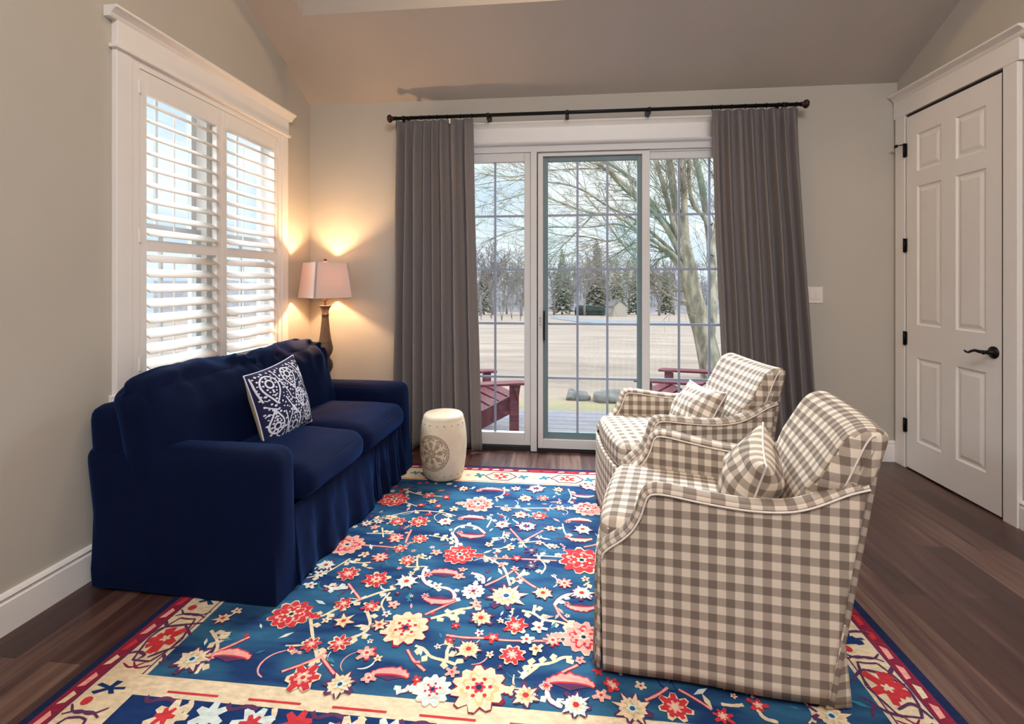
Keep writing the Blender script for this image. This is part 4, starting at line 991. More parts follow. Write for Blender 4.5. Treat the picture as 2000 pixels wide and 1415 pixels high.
def pillow_edge(S, rad, n=80, bump=0.0):
    pts = []
    for k in range(n):
        t = 4*k/n; s, f = int(t), t-int(t); g = math.sin((2*f-1)*PI/2)
        u, v = ((g, -1), (1, g), (-g, 1), (-1, -g))[s]
        pts.append(S(u, v, 0))
    return MB().tube(pts, rad, 6, closed=True)
pil = empty('throw_pillow', (-1.462, 2.415, 0.682)); tag(pil, 'square navy and white suzani patterned throw pillow leaning on the sofa', 'pillow')
# local -y faces into the room; turned so that it looks along +x
from mathutils import Euler
pil.rotation_mode = 'XYZ'
PILROT = Matrix.Rotation(R(84), 4, 'Z') @ Matrix.Rotation(R(-13), 4, 'X') @ Matrix.Rotation(R(-7), 4, 'Y')
pil.rotation_euler = PILROT.to_euler()
PW = 0.385
S = pillow_surface(PW, PW, 0.175, 0.07, 0.006, 2.0)
pf, pb = pillow_mesh(S, ('pillownavy', 'pillowback'), pil, 'front_panel', 'back_panel')
pillow_edge(S, 0.0035).build('piping', 'pillowwhite', pil)
ik = MB()
def on(u, v, off=0.0012):
    u = max(-0.985, min(0.985, u)); v = max(-0.985, min(0.985, v))
    p = S(u, v, -1); d = S(min(u+.01, 1), v, -1)-S(u-.01, v, -1); e_ = S(u, min(v+.01, 1), -1)-S(u, v-.01, -1)
    nn = d.cross(e_); 
    if nn.length < 1e-9: return p
    nn.normalize()
    if nn.y > 0: nn = -nn
    return p+nn*off
def stroke(pts, wd, closed=False, k=1):
    q = smooth(pts, k) if k else [Vector(p) for p in pts]
    # resample fine enough to follow the bulge
    fine = []
    for a, b in zip(q[:-1], q[1:]):
        n = max(1, int((b-a).length/0.05))
        for i in range(n): fine.append(a+(b-a)*i/n)
    fine.append(q[-1]); n = len(fine); vs = []
    for i, p in enumerate(fine):
        t = fine[min(i+1, n-1)]-fine[max(i-1, 0)]
        if t.length < 1e-9: t = Vector((1, 0))
        t.normalize(); nn = Vector((-t.y, t.x))*wd/2
        vs += [on(p.x+nn.x, p.y+nn.y), on(p.x-nn.x, p.y-nn.y)]
    ik.add(vs, [(2*i, 2*i+1, 2*i+3, 2*i+2) for i in range(n-1)], 0, True)
def dot(u, v, r, n=6, rot=0):
    c = on(u, v, 0.0016); vs = [c]+[on(u+r*math.cos(rot+2*PI*k/n)*(1+.3*(k % 2)), v+r*math.sin(rot+2*PI*k/n), 0.0014) for k in range(n)]
    ik.add(vs, [(0, 1+k, 1+(k+1) % n) for k in range(n)], 0, True)
prn = random.Random(3)
def tear(cx, cy, s, up, mir=1):
    # teardrop with the ring in its belly
    def T(a, b): return (cx+mir*s*a, cy+s*b*up)
    o = [T(0, 1.25), T(-0.28, 0.75), T(-0.62, 0.2), T(-0.72, -0.3), T(-0.5, -0.75), T(0, -0.95), T(0.5, -0.75), T(0.72, -0.3), T(0.62, 0.2), T(0.28, 0.75), T(0, 1.25)]
    stroke(o, 0.042)
    rg = [T(0.30*math.cos(q), -0.28+0.30*math.sin(q)) for q in [2*PI*k/12 for k in range(13)]]
    stroke(rg, 0.048, k=0)
    for k in range(8):
        q = 2*PI*k/8; dot(*T(0.50*math.cos(q), -0.26+0.48*math.sin(q)), 0.028)
    for b in (0.35, 0.62, 0.88): dot(*T(0, b), 0.03); 
    for a, b in ((-.25, .30), (.25, .30), (-.15, .55), (.15, .55)): dot(*T(a, b), 0.022)
tear(-0.60, 0.52, 0.36, -1); tear(0.12, 0.62, 0.30, -1); tear(-0.12, -0.62, 0.36, 1, -1); tear(0.56, -0.58, 0.28, 1); tear(0.24, -0.02, 0.26, -1); tear(0.80, 0.50, 0.22, -1); tear(-0.72, -0.42, 0.28, 1)
for (a, b) in (((-0.30, 0.95), (-0.12, 0.1)), ((0.42, 0.95), (0.66, 0.10)), ((0.56, 0.9), (0.84, 0.05)), ((-0.32, 0.15), (-0.02, -0.45)), ((0.30, -0.3), (0.22, -0.95)), ((0.10, -0.45), (0.16, -0.95)), ((0.62, 0.0), (0.78, -0.35)), ((0.82, -0.1), (0.90, -0.8)), ((-0.92, 0.1), (-0.62, -0.1)), ((-0.95, 0.9), (-0.90, 0.2)), ((-0.44, -0.2), (-0.46, -0.95)), ((0.48, 0.12), (0.52, -0.2))):
    stroke([a, ((a[0]+b[0])/2+prn.uniform(-.06, .06), (a[1]+b[1])/2), b], 0.034)
for k in range(26):
    u, v = prn.uniform(-0.9, 0.9), prn.uniform(-0.9, 0.9); a = prn.uniform(0.05, 0.12); q = prn.choice((-1, 1))
    if any(abs((u-cx)/(.8*s))**2+abs((v-cy)/(1.05*s))**2 < 1 for cx, cy, s in ((-0.60, 0.55, 0.36), (0.12, 0.64, 0.30), (-0.12, -0.65, 0.36), (0.56, -0.6, 0.28), (0.24, 0, 0.26), (.80, .50, .22), (-.72, -.42, .28))): continue
    stroke([(u-a, v+q*a*0.7), (u, v), (u+a, v+q*a*0.7)], 0.026, k=0)
placed = []
for k in range(900):
    u, v = prn.uniform(-0.94, 0.94), prn.uniform(-0.94, 0.94)
    if any((u-a)**2+(v-b)**2 < 0.078**2 for a, b in placed): continue
    if any(abs((u-cx)/(.75*s))**2+abs((v-cy)/(1.0*s))**2 < 1 for cx, cy, s in ((-0.60, 0.55, 0.36), (0.12, 0.64, 0.30), (-0.12, -0.65, 0.36), (0.56, -0.6, 0.28), (0.24, 0, 0.26), (.80, .50, .22), (-.72, -.42, .28))): continue
    placed.append((u, v)); dot(u, v, prn.uniform(0.020, 0.036), prn.choice((4, 5, 6)), prn.random()*3)
po = ik.build('stitched_motifs', 'pillowwhite', pf, fix=False); po['kind'] = 'stuff'

# ------------------------------------------------------------------ armchairs
GP = 0.052
ARM = [(-0.004, 0.385), (0.0, 0.405), (0.022, 0.428), (0.058, 0.455), (0.092, 0.490), (0.116, 0.535), (0.130, 0.580), (0.142, 0.606), (0.165, 0.617), (0.21, 0.616), (0.30, 0.604), (0.40, 0.594), (0.48, 0.592), (0.56, 0.600), (0.62, 0.620), (0.67, 0.645), (0.715, 0.668), (0.765, 0.686)]
def catmull(P, n):
    out = []; P = [Vector(p) for p in P]
    for i in range(len(P)-1):
        p0, p1, p2, p3 = P[max(i-1, 0)], P[i], P[i+1], P[min(i+2, len(P)-1)]
        for k in range(n):
            t = k/n; out.append(0.5*((2*p1)+(p2-p0)*t+(2*p0-5*p1+4*p2-p3)*t*t+(3*p1-p0-3*p2+p3)*t**3))
    return out+[P[-1]]
ARMC = catmull(ARM, 3)
def hw(u, z=0): return 0.343-0.075*max(0, u)/0.72+0.02*max(0, z-0.45)       # half width of the chair body
def uvgrid(fn, uvf, nu, nv, name, mt, parent, flip=False, thick=0, smooth=True):
    m = MB(); m.grid(fn, nu, nv)
    if flip: m.f = [tuple(reversed(f)) for f in m.f]
    o = m.build(name, mt, parent, fix=False, smooth=smooth)
    me = o.data; l = me.uv_layers.new(name='UVMap'); k = nv+1
    for p in me.polygons:
        for li in p.loop_indices:
            vi = me.loops[li].vertex_index; l.data[li].uv = uvf((vi//k)/nu, (vi % k)/nv)
    if thick:
        q = o.modifiers.new('solid', 'SOLIDIFY'); q.thickness = abs(thick); q.offset = 1 if thick < 0 else -1
    return o
def armchair(name, label, loc, rz):
    r = empty(name, loc, rz); tag(r, label, 'armchair')
    # side panels
    n = len(ARMC)-1
    for s in (-1, 1):
        def fn(a, v, s=s):
            i = a*n; k = min(int(i), n-1); f = i-k; t = ARMC[k].lerp(ARMC[k+1], f)
            bu = 0.004+0.656*a; bz = 0.018
            # vertical lines first, then lean at the back
            tt = Vector((t.x, t.y)); b = Vector((bu, bz))
            p = b.lerp(tt, v); z = p.y
            wv = 0.004*math.sin(a*9+1)*(1-v)**3
            return (p.x, s*(hw(p.x, z)+wv), z)
        def uvf(a, v):
            x, y, z = fn(a, v); return (x, z)
        uvgrid(fn, uvf, n, 16, 'side_panel', 'gingham', r, flip=(s > 0), thick=0.05)
        # padded band along the arm
        def band(a, v, s=s):
            i = a*n; k = min(int(i), n-1); f = i-k; t = ARMC[k].lerp(ARMC[k+1], f)
            d = (ARMC[min(k+1, n)]-ARMC[k]).normalized(); nr = Vector((-d.y, d.x))
            q = 2*PI*v; e = 0.7
            ww = 0.031*math.copysign(abs(math.cos(q))**e, math.cos(q)); hh = 0.017*math.copysign(abs(math.sin(q))**e, math.sin(q))
            c = hw(t.x, t.y)-0.024
            return (t.x+nr.x*hh, s*(c+ww), t.y+nr.y*hh-0.004)
        def buv(a, v):
            i = a*n; return (a*1.05, 0.14*v)
        bnd = uvgrid(band, buv, n, 18, 'arm_band', 'gingham', r, flip=(s < 0))
        for dw in (-0.055, 0.007):
            pts = []
            for i in range(n+1):
                t = ARMC[i]; d = (ARMC[min(i+1, n)]-ARMC[max(i-1, 0)]).normalized(); nr = Vector((-d.y, d.x))
                pts.append((t.x+nr.x*(-0.006), s*(hw(t.x, t.y)+dw), t.y+nr.y*(-0.006)-0.004))
            MB().tube(pts, 0.0035, 6).build('piping', 'cream_piping', bnd)
    # front panel, bowed, with kick pleats
    def front(a, v):
        y = (2*a-1)*0.335; z = 0.018+0.335*v
        return (-0.004-0.030*(1-(2*a-1)**2)*(0.75+0.25*(1-v))-0.004*math.sin(9*a)*(1-v), y, z)
    uvgrid(front, lambda a, v: ((2*a-1)*0.335, 0.018+0.335*v), 24, 10, 'front_panel', 'gingham', r, thick=0.02)
    for s in (-1, 1):
        def pl(a, v, s=s):
            return (-0.006-0.012*a-0.012*(1-v)*a, s*(0.343-0.018*a), 0.02+0.36*v)
        uvgrid(pl, lambda a, v: (a*0.03, v*0.36), 4, 8, 'corner_pleat', 'gingham', r, thick=0.004)
        def pr(a, v, s=s):
            return (0.656+0.075*(1-v)*a+0.05*v, s*(0.272-0.03*a), 0.006+0.26*v)
        uvgrid(pr, lambda a, v: (a*0.05, v*0.30), 5, 10, 'corner_pleat', 'gingham', r, thick=0.005)
    # outside back
    def bk(a, v):
        t = 2*a-1; z = 0.018+(0.80-0.018)*v; u = 0.661+0.157*(z-0.018)+0.035*(1-t*t)*v
        return (u, t*(hw(u, min(z, 0.70))-0.001-0.05*max(0, z-0.69)), z)
    uvgrid(bk, lambda a, v: ((2*a-1)*0.28, 0.02+0.81*v), 18, 20, 'back_panel', 'gingham', r, flip=True, thick=0.015)
    # inner seat deck
    vs, fs = rounded(0.62, 0.50, 0.26, 0.02, n=6)
    MB().add(xf(vs, (0.325, 0, 0.20)), fs, 0, True).build('seat_deck', 'gingham', r, uvbox=True)
    # backrest: a closed profile swept across the width
    prof = catmull([(0.60, 0.34), (0.535, 0.40), (0.540, 0.47), (0.575, 0.57), (0.620, 0.67), (0.668, 0.765), (0.700, 0.822), (0.735, 0.850), (0.775, 0.857), (0.802, 0.845), (0.810, 0.815), (0.782, 0.70), (0.755, 0.55), (0.71, 0.34)], 4)
    L = [0]
    for a_, b_ in zip(prof[:-1], prof[1:]): L.append(L[-1]+(b_-a_).length)
    npf = len(prof)-1; cen = Vector((0.80, 0.60))
    def bf(a, v):
        t = 2*a-1; tt = math.sin(t*PI/2); k = min(int(v*npf+1e-6), npf-1); f = v*npf-k
        p = prof[k].lerp(prof[k+1], f); z = p.y
        edge = 1-max(0, abs(tt)-0.86)/0.14
        e = math.sqrt(max(0, 1-(1-edge)**2))
        axis = Vector((0.635+0.14*(z-0.40)/0.45, z))
        u = axis.x+(p.x-axis.x)*(0.25+0.75*e)
        front_ = 1 if p.x < axis.x else 0
        u += 0.042*(1-tt*tt)*max(0, (z-0.40)/0.45)-0.018*(1-tt*tt)*front_*math.sin(PI*min(1, max(0, (z-0.40)/0.45)))
        h = 0.222+0.060*min(1, max(0, (z-0.56)/0.13))**1.5
        zz = z-(0.020*(1-tt*tt)+0.020*(1-e))*max(0, (z-0.6)/0.25)
        return (u, tt*h, zz)
    def bu(a, v):
        t = 2*a-1; k = min(int(v*npf+1e-6), npf-1); f = v*npf-k
        return (math.sin(t*PI/2)*0.30, L[k]+(L[k+1]-L[k])*f)
    bo = uvgrid(bf, bu, 26, npf, 'backrest', 'gingham', r, flip=False)
    l_ = bo.data.uv_layers[0]
    for p in bo.data.polygons:
        if abs(p.normal.y) > 0.62:
            for li in p.loop_indices:
                c_ = bo.data.vertices[bo.data.loops[li].vertex_index].co; l_.data[li].uv = (c_.x, c_.z)
    for s in (0, 1):                       # close the two ends and run piping round them
        ring = [bf(s, v/npf) for v in range(npf+1)]
        m = MB(); c = Vector((0, 0, 0))
        for p in ring: c += Vector(p)
        c /= len(ring)
        m.add([tuple(c)]+ring, [(0, 1+i, 2+i) for i in range(npf)], 0, True)
        m.build('backrest_end', 'gingham', bo, uvbox=True)
        MB().tube([(p[0], p[1]*1.004, p[2]) for p in ring[16:33]], 0.0028, 6).build('piping', 'cream_piping', bo)
    # seat cushion
    def cd(p, a, b, c):
        p.y *= 1-0.13*(p.x+0.32)/0.64
        p.x -= 0.022*(1-b*b)*(a < 0)*abs(a); return p
    vs, fs = rounded(0.66, 0.575, 0.135, 0.045, 0.022, 22, 0.0, cd)
    vs = xf(vs, (0.315, 0, 0.405), (0, R(1.5), 0))
    so = MB().add(vs, fs, 0, True).build('seat_cushion', 'gingham', r, uvbox=True)
    for zz in (0.448, 0.352):
        pts = []
        for k in range(61):
            t = -1+2*k/60
            if t < -0.5: q = (0.62-(t+1)*2*0.60, -1)
            elif t > 0.5: q = (0.02+(t-0.5)*2*0.60, 1)
            else:
                q = (0.0+0.012*abs(t*2)**6-0.022*(1-(2*t)**2), 2*t)
            wy = (0.5*0.575-0.006)*(1-0.13*(q[0]-0.0)/0.64)+0.0035
            pts.append((q[0], wy*max(-1, min(1, q[1]))*(1-0.02*(abs(q[1]) >= 1)), zz-0.017*(q[0]/0.6)))
        MB().tube(pts, 0.0036, 6).build('piping', 'cream_piping', so)
    m = MB().lathe([(0.20, 0), (0.20, 0.018), (0.10, 0.03), (0.05, 0.04), (0.05, 0.10)], 24, (0.34, 0, 0.0))
    m.build('swivel_base', 'black', r)
    return r
armchair('armchair', 'taupe gingham armchair nearer the camera, seen from its side', (0.198, 1.96, 0.0175), R(-12.3))
armchair('armchair', 'taupe gingham armchair farther back, beside the glass doors', (0.262, 2.737, 0.0175), R(6.5))

def cushion_gingham(label, loc, rot, Wd, H, Tk, seed, uv):
    r = empty('check_cushion', loc); r.rotation_euler = rot.to_euler(); tag(r, label, 'cushion')
    S2 = pillow_surface(Wd, H, Tk, 0.10, 0.022, seed)
    pillow_mesh(S2, ('gingham', 'gingham'), r, 'front_panel', 'back_panel', 30, uv)
    pillow_edge(S2, 0.0034).build('piping', 'cream_piping', r)
    return r
cushion_gingham('grey checked lumbar cushion with piping on the nearer armchair', (0.648, 1.80, 0.580), Matrix.Rotation(R(-108), 4, 'Z') @ Matrix.Rotation(R(-16), 4, 'X') @ Matrix.Rotation(R(6), 4, 'Y'), 0.38, 0.35, 0.19, 1.0, (0, 0))
cushion_gingham('grey checked lumbar cushion with piping on the farther armchair', (0.715, 2.80, 0.57), Matrix.Rotation(R(-84), 4, 'Z') @ Matrix.Rotation(R(-28), 4, 'X') @ Matrix.Rotation(R(-4), 4, 'Y'), 0.48, 0.34, 0.17, 5.0, (0.01, 0.02))

# ------------------------------------------------------------------ garden stool
st = empty('garden_stool', (-0.79, 3.195, 0.0175)); tag(st, 'cream ceramic drum garden stool with embossed medallion beside the sofa', 'stool')
prof = [(0.105, 0.0), (0.118, 0.0), (0.123, 0.006), (0.133, 0.03), (0.142, 0.07), (0.149, 0.12), (0.153, 0.18), (0.154, 0.22), (0.152, 0.27), (0.148, 0.31), (0.142, 0.35), (0.136, 0.375), (0.133, 0.384), (0.133, 0.390), (0.128, 0.402), (0.120, 0.410), (0.112, 0.412), (0.06, 0.414), (0.001, 0.4145)]
sb = MB().lathe(prof, 56).build('drum', 'ceramic', st)
def rad_at(z):
    for (r0, z0), (r1, z1) in zip(prof[1:-4], prof[2:-3]):
        if z0 <= z <= z1: return r0+(r1-r0)*(z-z0)/(z1-z0+1e-9)
    return 0.133
sA = R(-94-11)
def onst(a, b, off=0.0):       # a = sideways metres, b = height above the medallion centre
    z = 0.19+b; rr = rad_at(z); q = sA+a/rr; rr += off; return (rr*math.cos(q), rr*math.sin(q), z)
m = MB()
for rr, w in ((0.112, 0.0030), (0.100, 0.0022)):
    m.tube([onst(rr*math.cos(q), rr*math.sin(q), 0.001) for q in [2*PI*k/48 for k in range(48)]], w, 6, closed=True)
for k in range(32):
    q = 2*PI*k/32; m.tube([onst(0.101*math.cos(q), 0.101*math.sin(q), 0.001), onst(0.108*math.cos(q), 0.108*math.sin(q), 0.001)], 0.002, 5)
m.tube([onst(0.022*math.cos(q), 0.022*math.sin(q), 0.001) for q in [2*PI*k/20 for k in range(20)]], 0.0035, 6, closed=True)
m.tube([onst(0.012*math.cos(q), 0.012*math.sin(q), 0.001) for q in [2*PI*k/12 for k in range(12)]], 0.0025, 6, closed=True)
mrn = random.Random(12)
for k in range(8):
    q0 = 2*PI*k/8; sp = []
    for i in range(16):
        t = i/15; rr = 0.058+0.026*(1-t)*math.cos(3.6*t*PI*0.9); q = q0+0.26*(1-t)*math.sin(3.6*t*PI*0.9)+0.06
        sp.append(onst(rr*math.cos(q), rr*math.sin(q), 0.001))
    m.tube(sp, 0.0034, 5)
    m.tube([onst((0.026+0.03*t)*math.cos(q0+0.2*t), (0.026+0.03*t)*math.sin(q0+0.2*t), 0.001) for t in (0, .3, .6, 1)], 0.003, 5)
    m.tube([onst((0.082+0.012*math.sin(PI*t))*math.cos(q0-0.2+0.6*t), (0.082+0.012*math.sin(PI*t))*math.sin(q0-0.2+0.6*t), 0.001) for t in (0, .25, .5, .75, 1)], 0.003, 5)
m.build('medallion', 'ceramic_relief', sb)
for zz, rr in ((0.360, 0.1405), (0.038, 0.1355)):
    for k in range(18):
        q = 2*PI*(k+0.3)/18
        MB().lathe([(0.0052, -0.002), (0.0052, 0.0), (0.0035, 0.003), (0.0005, 0.0042)], 8).build('stud', 'stud', sb).matrix_local = Matrix.Translation((rr*math.cos(q), rr*math.sin(q), zz)) @ Matrix.Rotation(q, 4, 'Z') @ Matrix.Rotation(PI/2, 4, 'Y')

# ------------------------------------------------------------------ side table and lamp in the corner
tb = empty('side_table', (-1.80, 3.58, 0.0)); tag(tb, 'small round dark side table behind the sofa arm under the lamp', 'side table')
MB().lathe([(0.10, 0.468), (0.185, 0.468), (0.19, 0.473), (0.19, 0.485), (0.185, 0.490), (0.001, 0.490)], 36).build('table_top', 'lampband', tb)
for k in range(3):
    q = 2*PI*k/3+0.5
    MB().tube([(0.15*math.cos(q), 0.15*math.sin(q), 0.0), (0.10*math.cos(q), 0.10*math.sin(q), 0.470)], [0.010, 0.014], 10).build('leg', 'lampband', tb)
lm = empty('table_lamp', (-1.795, 3.56, 0.5375), R(51)); tag(lm, 'lit turned wood table lamp with square linen shade in the corner', 'lamp')
B = [(0.001, -0.0465), (0.080, -0.0465), (0.083, -0.036), (0.074, -0.020), (0.055, -0.008), (0.038, 0.010), (0.030, 0.040), (0.026, 0.058), (0.040, 0.075), (0.0545, 0.105), (0.0565, 0.13), (0.050, 0.158), (0.036, 0.178), (0.031, 0.186)]
MB().lathe(B, 32).build('lower_base', 'lampband', lm)
B2 = [(0.028, 0.184), (0.036, 0.190), (0.037, 0.200), (0.046, 0.212), (0.055, 0.240), (0.056, 0.262), (0.050, 0.290), (0.048, 0.298), (0.049, 0.306), (0.044, 0.315), (0.036, 0.37), (0.030, 0.43), (0.026, 0.48), (0.025, 0.505), (0.029, 0.508), (0.029, 0.514), (0.025, 0.518), (0.026, 0.540), (0.032, 0.560), (0.044, 0.574), (0.045, 0.580), (0.02, 0.582), (0.001, 0.582)]
MB().lathe(B2, 32).build('column', 'lampbase', lm)
MB().tube([(0, 0, 0.58), (0, 0, 0.635)], 0.007, 10).lathe([(0.014, 0.610), (0.017, 0.618), (0.017, 0.66), (0.012, 0.665)], 16).build('socket', 'brass', lm)
hp = MB(); hp.tube([(0.0, 0.016, 0.612), (0, 0.055, 0.66), (0, 0.062, 0.74), (0, 0.045, 0.84), (0, 0.0, 0.888), (0, -0.045, 0.84), (0, -0.062, 0.74), (0, -0.055, 0.66), (0, -0.016, 0.612)], 0.0022, 6)
hp.build('harp', 'brass', lm)
MB().tube([(0, 0, 0.885), (0, 0, 0.905)], 0.003, 8).lathe([(0.004, 0.902), (0.011, 0.908), (0.015, 0.918), (0.012, 0.928), (0.004, 0.934), (0.0005, 0.935)], 14).build('finial', 'bronze', lm)
zs0, zs1, a0, a1 = 0.640, 0.903, 0.150, 0.122
def sq(a, z, c=0.012): return [(-a+c, -a, z), (a-c, -a, z), (a, -a+c, z), (a, a-c, z), (a-c, a, z), (-a+c, a, z), (-a, a-c, z), (-a, -a+c, z)]
m = MB(); m.add(sq(a0, zs0)+sq(a1, zs1), [(k, (k+1) % 8, 8+(k+1) % 8, 8+k) for k in range(8)])
sh = m.build('lamp_shade', 'shade', lm, solid=0.003, smooth=False)
for a_, z_ in ((a0, zs0+0.002), (a1, zs1-0.002)): MB().tube(sq(a_, z_), 0.003, 6, closed=True).build('shade_rim', 'cream_piping', sh)
M['shadetrim'] = mat('shade_trim', lin((176, 166, 166)), 0.9, noise_amt=0.04)
for sx_, sy_ in ((1, 1), (1, -1), (-1, 1), (-1, -1)):
    m = MB()
    for d in (0, 1):
        w_ = 0.011
        def pt(a, t): return (sx_*(a-(t if d == 0 else -0.0012)), sy_*(a-(t if d == 1 else -0.0012)))
        p = [pt(a0, 0)+(zs0,), pt(a0, w_)+(zs0,), pt(a1, w_)+(zs1,), pt(a1, 0)+(zs1,)]
        m.add(p, [(0, 1, 2, 3)])
    m.build('corner_trim', 'shadetrim', sh, solid=0.0015)
m = MB()
for q in (0, PI/2): m.tube([(a1*math.cos(q), a1*math.sin(q), 0.885), (-a1*math.cos(q), -a1*math.sin(q), 0.885)], 0.0018, 6)
m.build('shade_spider', 'brass', sh)
bm_ = bpy.data.materials.new('bulb_glow'); bm_.use_nodes = True
pb_ = bm_.node_tree.nodes['Principled BSDF']; pb_.inputs['Emission Color'].default_value = (1.0, 0.72, 0.42, 1); pb_.inputs['Emission Strength'].default_value = 6; M['bulb'] = bm_
MB().lathe([(0.013, 0.66), (0.016, 0.675), (0.028, 0.70), (0.031, 0.725), (0.024, 0.748), (0.010, 0.758), (0.001, 0.759)], 20).build('bulb', 'bulb', lm)
lp = lamp('bulb_light', 'POINT', (-1.795, 3.56, 0.5375+0.775), 36, (1.0, 0.62, 0.31), shadow_soft_size=0.03)

# ------------------------------------------------------------------ outdoors
def ray(px, py):
    th = R(5.95); a = (px-1000)/960; b = -(py-550)/960; s, c = math.sin(th), math.cos(th)
    return Vector((a*c-s, a*s+c, b))
def at(px, py, d):      # point seen at a photo position, d metres in front of the camera
    r_ = ray(px, py); return Vector((0, 0, 1.3))+r_*d
def gz(x, y):
    d = math.hypot(x, y)
    return -0.35-0.051*(d-6) if d > 6 else -0.35
def gd(px, py):
    """distance along the view at which the lawn is met"""
    lo, hi = 3.0, 300
    for _ in range(50):
        m_ = (lo+hi)/2; p = at(px, py, m_)
        if p.z > gz(p.x, p.y): lo = m_
        else: hi = m_
    return lo
def ground(px, py):
    d = gd(px, py); p = at(px, py, d); return Vector((p.x, p.y, gz(p.x, p.y))), d
m = MB()
rads = [4.0, 6.0, 8, 11, 15, 20, 28, 40, 60, 90, 140, 220, 400]; NA = 64
vs = [(r_*math.cos(2*PI*k/NA), r_*math.sin(2*PI*k/NA), gz(r_, 0)) for r_ in rads for k in range(NA)]
fs = [(i*NA+k, i*NA+(k+1) % NA, (i+1)*NA+(k+1) % NA, (i+1)*NA+k) for i in range(len(rads)-1) for k in range(NA)]
m.add(vs, fs, 0, True)
tag(m.build('lawn', 'lawn', fix=False), 'wide pale winter lawn sloping away beyond the deck', 'lawn', kind='structure')
# deck
m = MB(); y = WB+T+0.01
while y < 5.55:
    m.box(-4.0, 4.5, y, y+0.135, -0.215, -0.18); y += 0.143
m.box(-4.0, 4.5, 5.50, 5.54, -0.40, -0.215)
tag(m.build('deck', 'deck'), 'grey wooden plank deck outside the glass doors', 'deck', kind='structure')

def adirondack(label, loc, rz, mirror=1):
    r = empty('adirondack_chair', loc, rz); tag(r, label, 'outdoor chair')
    def b(nm, pts_box):
        pass
    # local x: forward, y: sideways
    for s in (-1, 1):
        m = MB(); m.box(-0.02, 0.07, s*0.31-0.012, s*0.31+0.012, 0.0, 0.525); m.build('front_leg', 'redwood', r, bevel=0.003)
        m = MB(); m.prism([(-0.50, 0.565), (-0.50, 0.590), (0.13, 0.553), (0.13, 0.528)], 1, s*0.335-0.065, s*0.335+0.065)
        m.build('armrest', 'redwood', r, bevel=0.008)
        m = MB(); m.prism([(0.04, 0.27), (0.07, 0.40), (0.00, 0.42), (-0.85, 0.12), (-0.90, 0.0), (-0.72, 0.0)], 1, s*0.275-0.012, s*0.275+0.012)
        m.build('side_rail', 'redwood', r, bevel=0.003)
        m = MB(); m.prism([(0.05, 0.38), (0.075, 0.525), (0.0, 0.525)], 1, s*0.31-0.011+s*0.022, s*0.31+0.011+s*0.022); m.build('arm_bracket', 'redwood', r)
    for k in range(6):
        t = k/5; x = 0.035-t*0.47; z = 0.415-t*0.158
        m = MB(); m.obox((x, 0, z), Vector((math.cos(0.33), 0, math.sin(0.33))), Vector((0, 1, 0)), Vector((-math.sin(0.33), 0, math.cos(0.33))), 0.040, 0.29, 0.010)
        m.build('seat_slat', 'redwood', r, bevel=0.003)
    MB().box(0.055, 0.075, -0.29, 0.29, 0.28, 0.40).build('front_apron', 'redwood', r, bevel=0.003)
    ax = Vector((-math.sin(0.42), 0, math.cos(0.42)))
    for k in range(5):
        y = (k-2)*0.112; L = (0.41, 0.45, 0.47, 0.45, 0.41)[k]
        m = MB(); m.obox(Vector((-0.43, y, 0.24))+ax*L, Vector((ax.z, 0, -ax.x)), Vector((0, 1, 0)), ax, 0.010, 0.052, L)
        m.build('back_slat', 'redwood', r, bevel=0.004)
    for h in (0.16, 0.42):
        m = MB(); m.obox(Vector((-0.43, 0, 0.24))+ax*h*1.3+Vector((-0.028, 0, -0.01)), Vector((ax.z, 0, -ax.x)), Vector((0, 1, 0)), ax, 0.012, 0.34, 0.03)
        m.build('back_rail', 'redwood', r)
    return r
# the near front leg of the left chair stands about half a metre past the glass
adirondack('wine red wooden deck chair seen through the left glass panel', (-0.64, 4.76, -0.18), R(33))
adirondack('wine red wooden deck chair behind the right glass panel', (0.97, 5.02, -0.18), R(150))

# rocks by the lawn edge
for i, (px, py, w_, h_) in enumerate(((1130, 781, 0.34, 0.12), (1188, 785, 0.40, 0.14), (1232, 783, 0.20, 0.10))):
    g, d = ground(px, py)
    vs, fs = rounded(w_, w_*0.7, h_*1.4, h_*0.6, 0.01, 8, 0, lambda p, a, b, c: p+Vector((NN(p, 6, i), NN(p, 7, i+3), NN(p, 8, i+7)))*0.05)
    o = MB().add(xf(vs, (0, 0, h_*0.4)), fs, 0, True).build('boulder', 'rock'); o.location = g
    tag(o, ('low grey boulder on the lawn edge, leftmost of three', 'low grey boulder on the lawn edge, widest and in the middle', 'low grey boulder on the lawn edge, rightmost and smallest')[i], 'rock', 'boulders at the lawn edge')

